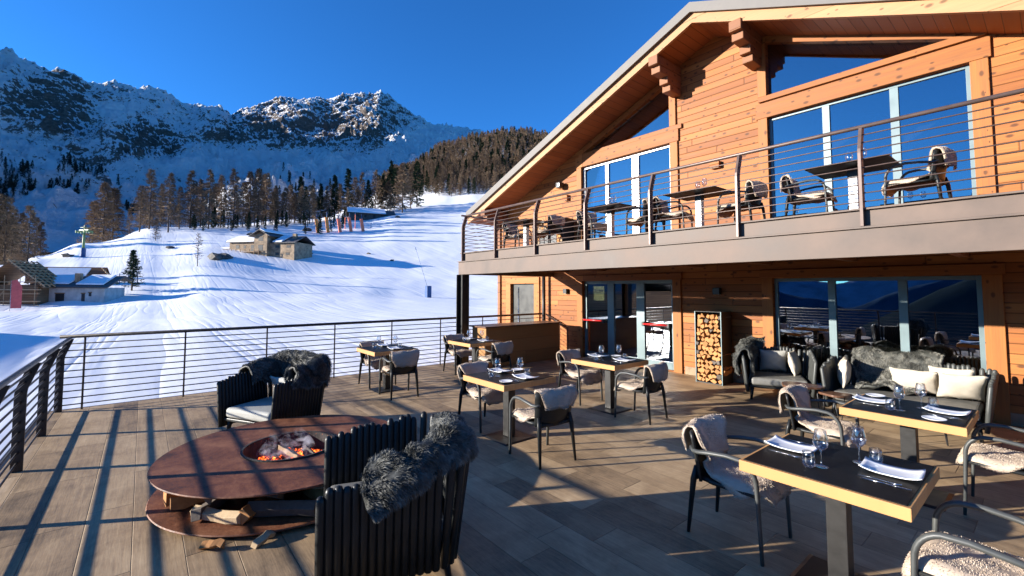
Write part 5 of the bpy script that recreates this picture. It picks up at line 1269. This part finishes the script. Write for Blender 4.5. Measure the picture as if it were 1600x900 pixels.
# ---- tall log rack and its logs
lr = empty('log_rack', (-4.40, 8.72, 0), 0, 'tall narrow black steel rack packed with split firewood beside the terrace door', 'log rack')
hx = .265
b = MB(); b.box((-hx, -.13, 0), (-hx+.008, .3, 1.40)); b.box((hx-.008, -.13, 0), (hx, .3, 1.40)); b.box((-hx+.0081, -.13, .0), (hx-.0081, .3, .02)); b.box((-hx+.0081, -.13, 1.392), (hx-.0081, .3, 1.4)); b.box((-hx+.0081, .29, .021), (hx-.0081, .3, 1.391)); b.build('steel_frame', M['steel_dark'], lr)
b = MB(); b.box((-hx-.004, -.135, .0), (-hx+.012, -.131, 1.4)); b.box((hx-.012, -.135, 0), (hx+.004, -.131, 1.4)); b.build('front_edge', M['frame'], lr)
k = 0; z = .06; rg = random.Random(33)
while z < 1.36:
    x = -.225+rg.uniform(-.01, .02)
    while x < .24:
        r = rg.uniform(.044, .062)
        o = log_mb(.34, r*1.02, 700+k).build('firewood_log', M['log'] if rg.random() > .07 else M['log_dark'], bevel=.003)
        o.location = (-4.40+x, 8.785+rg.uniform(-.025, .02), z+rg.uniform(-.012, .012)); o.rotation_euler = (rg.uniform(-.0, .0), 0, PI/2+rg.uniform(-.05, .05))
        tag(o, 'split firewood log in the tall black rack beside the terrace door', 'log', 'split logs in the tall rack'); k += 1
        x += r*1.68
    z += .088
# ---- bar counter
bc = empty('bar_counter', (-8.8, 7.4, 0), 0, 'timber bar counter with a dark top in front of the far railing', 'bar counter')
b = MB(); b.box((-.26, -1.2, 0), (.3, 1.22, .93)); b.build('front', M['bar'], bc, bevel=.004)
b = MB(); b.box((-.32, -1.26, .9305), (.36, 1.27, .965)); b.build('top', M['coffee'], bc, bevel=.004)
# ---- balcony furniture
BZ = 2.722
bt = [(-1.66, 7.22, 'right'), (-3.78, 7.2, 'second right'), (-5.6, 7.15, 'third right'), (-8.1, 7.1, 'leftmost')]
for i, (x, y, nm) in enumerate(bt):
    r_ = empty('balcony_table', (x, y, BZ), 0, '%s table on the balcony, seen from below' % nm, 'table', 'thin topped balcony tables')
    b = MB(); b.box((-.44, -.4, .715), (.44, .4, .735)); b.build('tabletop', M['table_black'], r_, bevel=.003)
    b = MB(); b.box((-.05, -.05, .01), (.05, .05, .60)); b.box((-.2, -.2, 0), (.2, .2, .012)); b.build('pedestal', M['frame_w'], r_, bevel=.003)
    b = MB(); b.box((-.055, -.055, .601), (.055, .055, .714)); b.build('collar', M['black'], r_)
    for s, rz in ((-1, 0.), (1, PI)):
        place_chair(x+s*.6, y+random.uniform(.12, .3), rz+random.uniform(-.25, .25), 'charcoal armchair on the balcony %s the %s table' % ('left of' if s < 0 else 'right of', nm), (i+(s > 0)) % 3, 'charcoal armchairs on the balcony', z=BZ)
    if i < 3:
        for k, (dx, dy) in enumerate(((-.05, .05), (.12, -.05))):
            o = ware('wine'); o.location = (x+dx, y+dy, BZ+.736); tag(o, 'clear wine glass on the %s balcony table, %s of the pair' % (nm, ('left', 'right')[k]), 'wine glass', 'glasses on the balcony tables')
# balcony firewood shelf
br = empty('balcony_log_rack', (-9.0, 8.8, BZ), 0, 'open firewood rack against the upper wall left of the balcony door', 'log rack')
b = MB(); b.box((-.6, -.15, 0), (-.585, .3, 1.05)); b.box((.585, -.15, 0), (.6, .3, 1.05)); b.box((-.584, -.15, .0), (.584, .3, .015)); b.build('steel_frame', M['steel_dark'], br)
rg = random.Random(9); z = .06
while z < 1.08:
    x = -.53
    while x < .55:
        r = rg.uniform(.05, .065)
        if not (abs(x) < .32 and .25 < z < .72):
            o = log_mb(.32, r, 900+k).build('firewood_log', M['log_pale'] if rg.random() < .4 else M['log'], bevel=0); o.location = (-9.0+x, 8.86, BZ+z); o.rotation_euler = (0, 0, PI/2+rg.uniform(-.1, .1)); k += 1
            tag(o, 'split log in the open rack on the balcony', 'log', 'logs in the balcony rack')
        x += r*1.75
    z += .098
b = MB(); b.box((-9.0-.33, 8.7, BZ+.3), (-9.0+.33, 9.1, BZ+.70)); o = b.build('black_crate', M['black'], bevel=.01); tag(o, 'black box standing in the gap of the balcony firewood rack', 'box')
# ---- things inside the lower room
for i, (x, y) in enumerate(((-.6, 11.0), (-2.2, 11.2))):
    put_table(x, y, ['square table inside behind the right pane of the terrace window', 'square table inside behind the middle of the terrace window'][i], 'tables inside the lower room', z=.0)
    for s, rz in ((-1, 0), (1, PI)): place_chair(x+s*.7, y, rz, 'charcoal armchair inside, %s the %s' % ('left of' if s < 0 else 'right of', ('table behind the right pane', 'table behind the middle pane')[i]), None, 'chairs inside the lower room')
# ================================================================== CAMERA, SUN, SKY
cam = bpy.data.cameras.new('camera'); co = bpy.data.objects.new('camera', cam); COL.objects.link(co); sc.camera = co
cam.sensor_width = 36; cam.lens = 36*F/1600; cam.shift_y = -37/1600; cam.clip_end = 20000; cam.clip_start = .05
Rm_ = Matrix((tuple(rt), tuple(uu), tuple(-fw))).transposed()
co.matrix_world = Matrix.Translation((0, 0, EYE)) @ Rm_.to_4x4()
SEL = R(13.2); SD = np.array([-.509, -.861]); SD /= np.linalg.norm(SD)
sun = bpy.data.lights.new('sun', 'SUN'); sun.energy = 5.; sun.angle = R(.53); sun.color = (1., .93, .83)
so = bpy.data.objects.new('sun', sun); COL.objects.link(so)
dl = Vector((-SD[0]*math.cos(SEL), -SD[1]*math.cos(SEL), -math.sin(SEL))); so.rotation_euler = dl.to_track_quat('-Z', 'Y').to_euler(); so.location = (-20, -30, 30)
w = bpy.data.worlds.new('World'); sc.world = w; w.use_nodes = True; nt = w.node_tree
sk = nt.nodes.new('ShaderNodeTexSky'); sk.sky_type = 'NISHITA'; sk.sun_disc = False; sk.sun_elevation = SEL; sk.sun_rotation = math.atan2(SD[0], SD[1]); sk.altitude = 1900; sk.air_density = 1.; sk.dust_density = .4; sk.ozone_density = 2.
mx = nt.nodes.new('ShaderNodeMix'); mx.data_type = 'RGBA'; mx.blend_type = 'MULTIPLY'; mx.inputs[0].default_value = 1.; mx.inputs[7].default_value = (.28, 1.0, 1.85, 1)
nt.links.new(sk.outputs[0], mx.inputs[6]); nt.links.new(mx.outputs[2], nt.nodes['Background'].inputs[0]); nt.nodes['Background'].inputs[1].default_value = .064
vs_ = sc.view_settings; vs_.view_transform = 'Standard'; vs_.look = 'None'; vs_.gamma = 1; vs_.use_curve_mapping = False; vs_.exposure = 1.3
sc.cycles.max_bounces = 7; sc.cycles.diffuse_bounces = 2; sc.cycles.glossy_bounces = 4; sc.cycles.transparent_max_bounces = 16; sc.cycles.caustics_reflective = False; sc.cycles.blur_glossy = .5; sc.cycles.sample_clamp_indirect = 6
sc.cycles.use_denoising = True
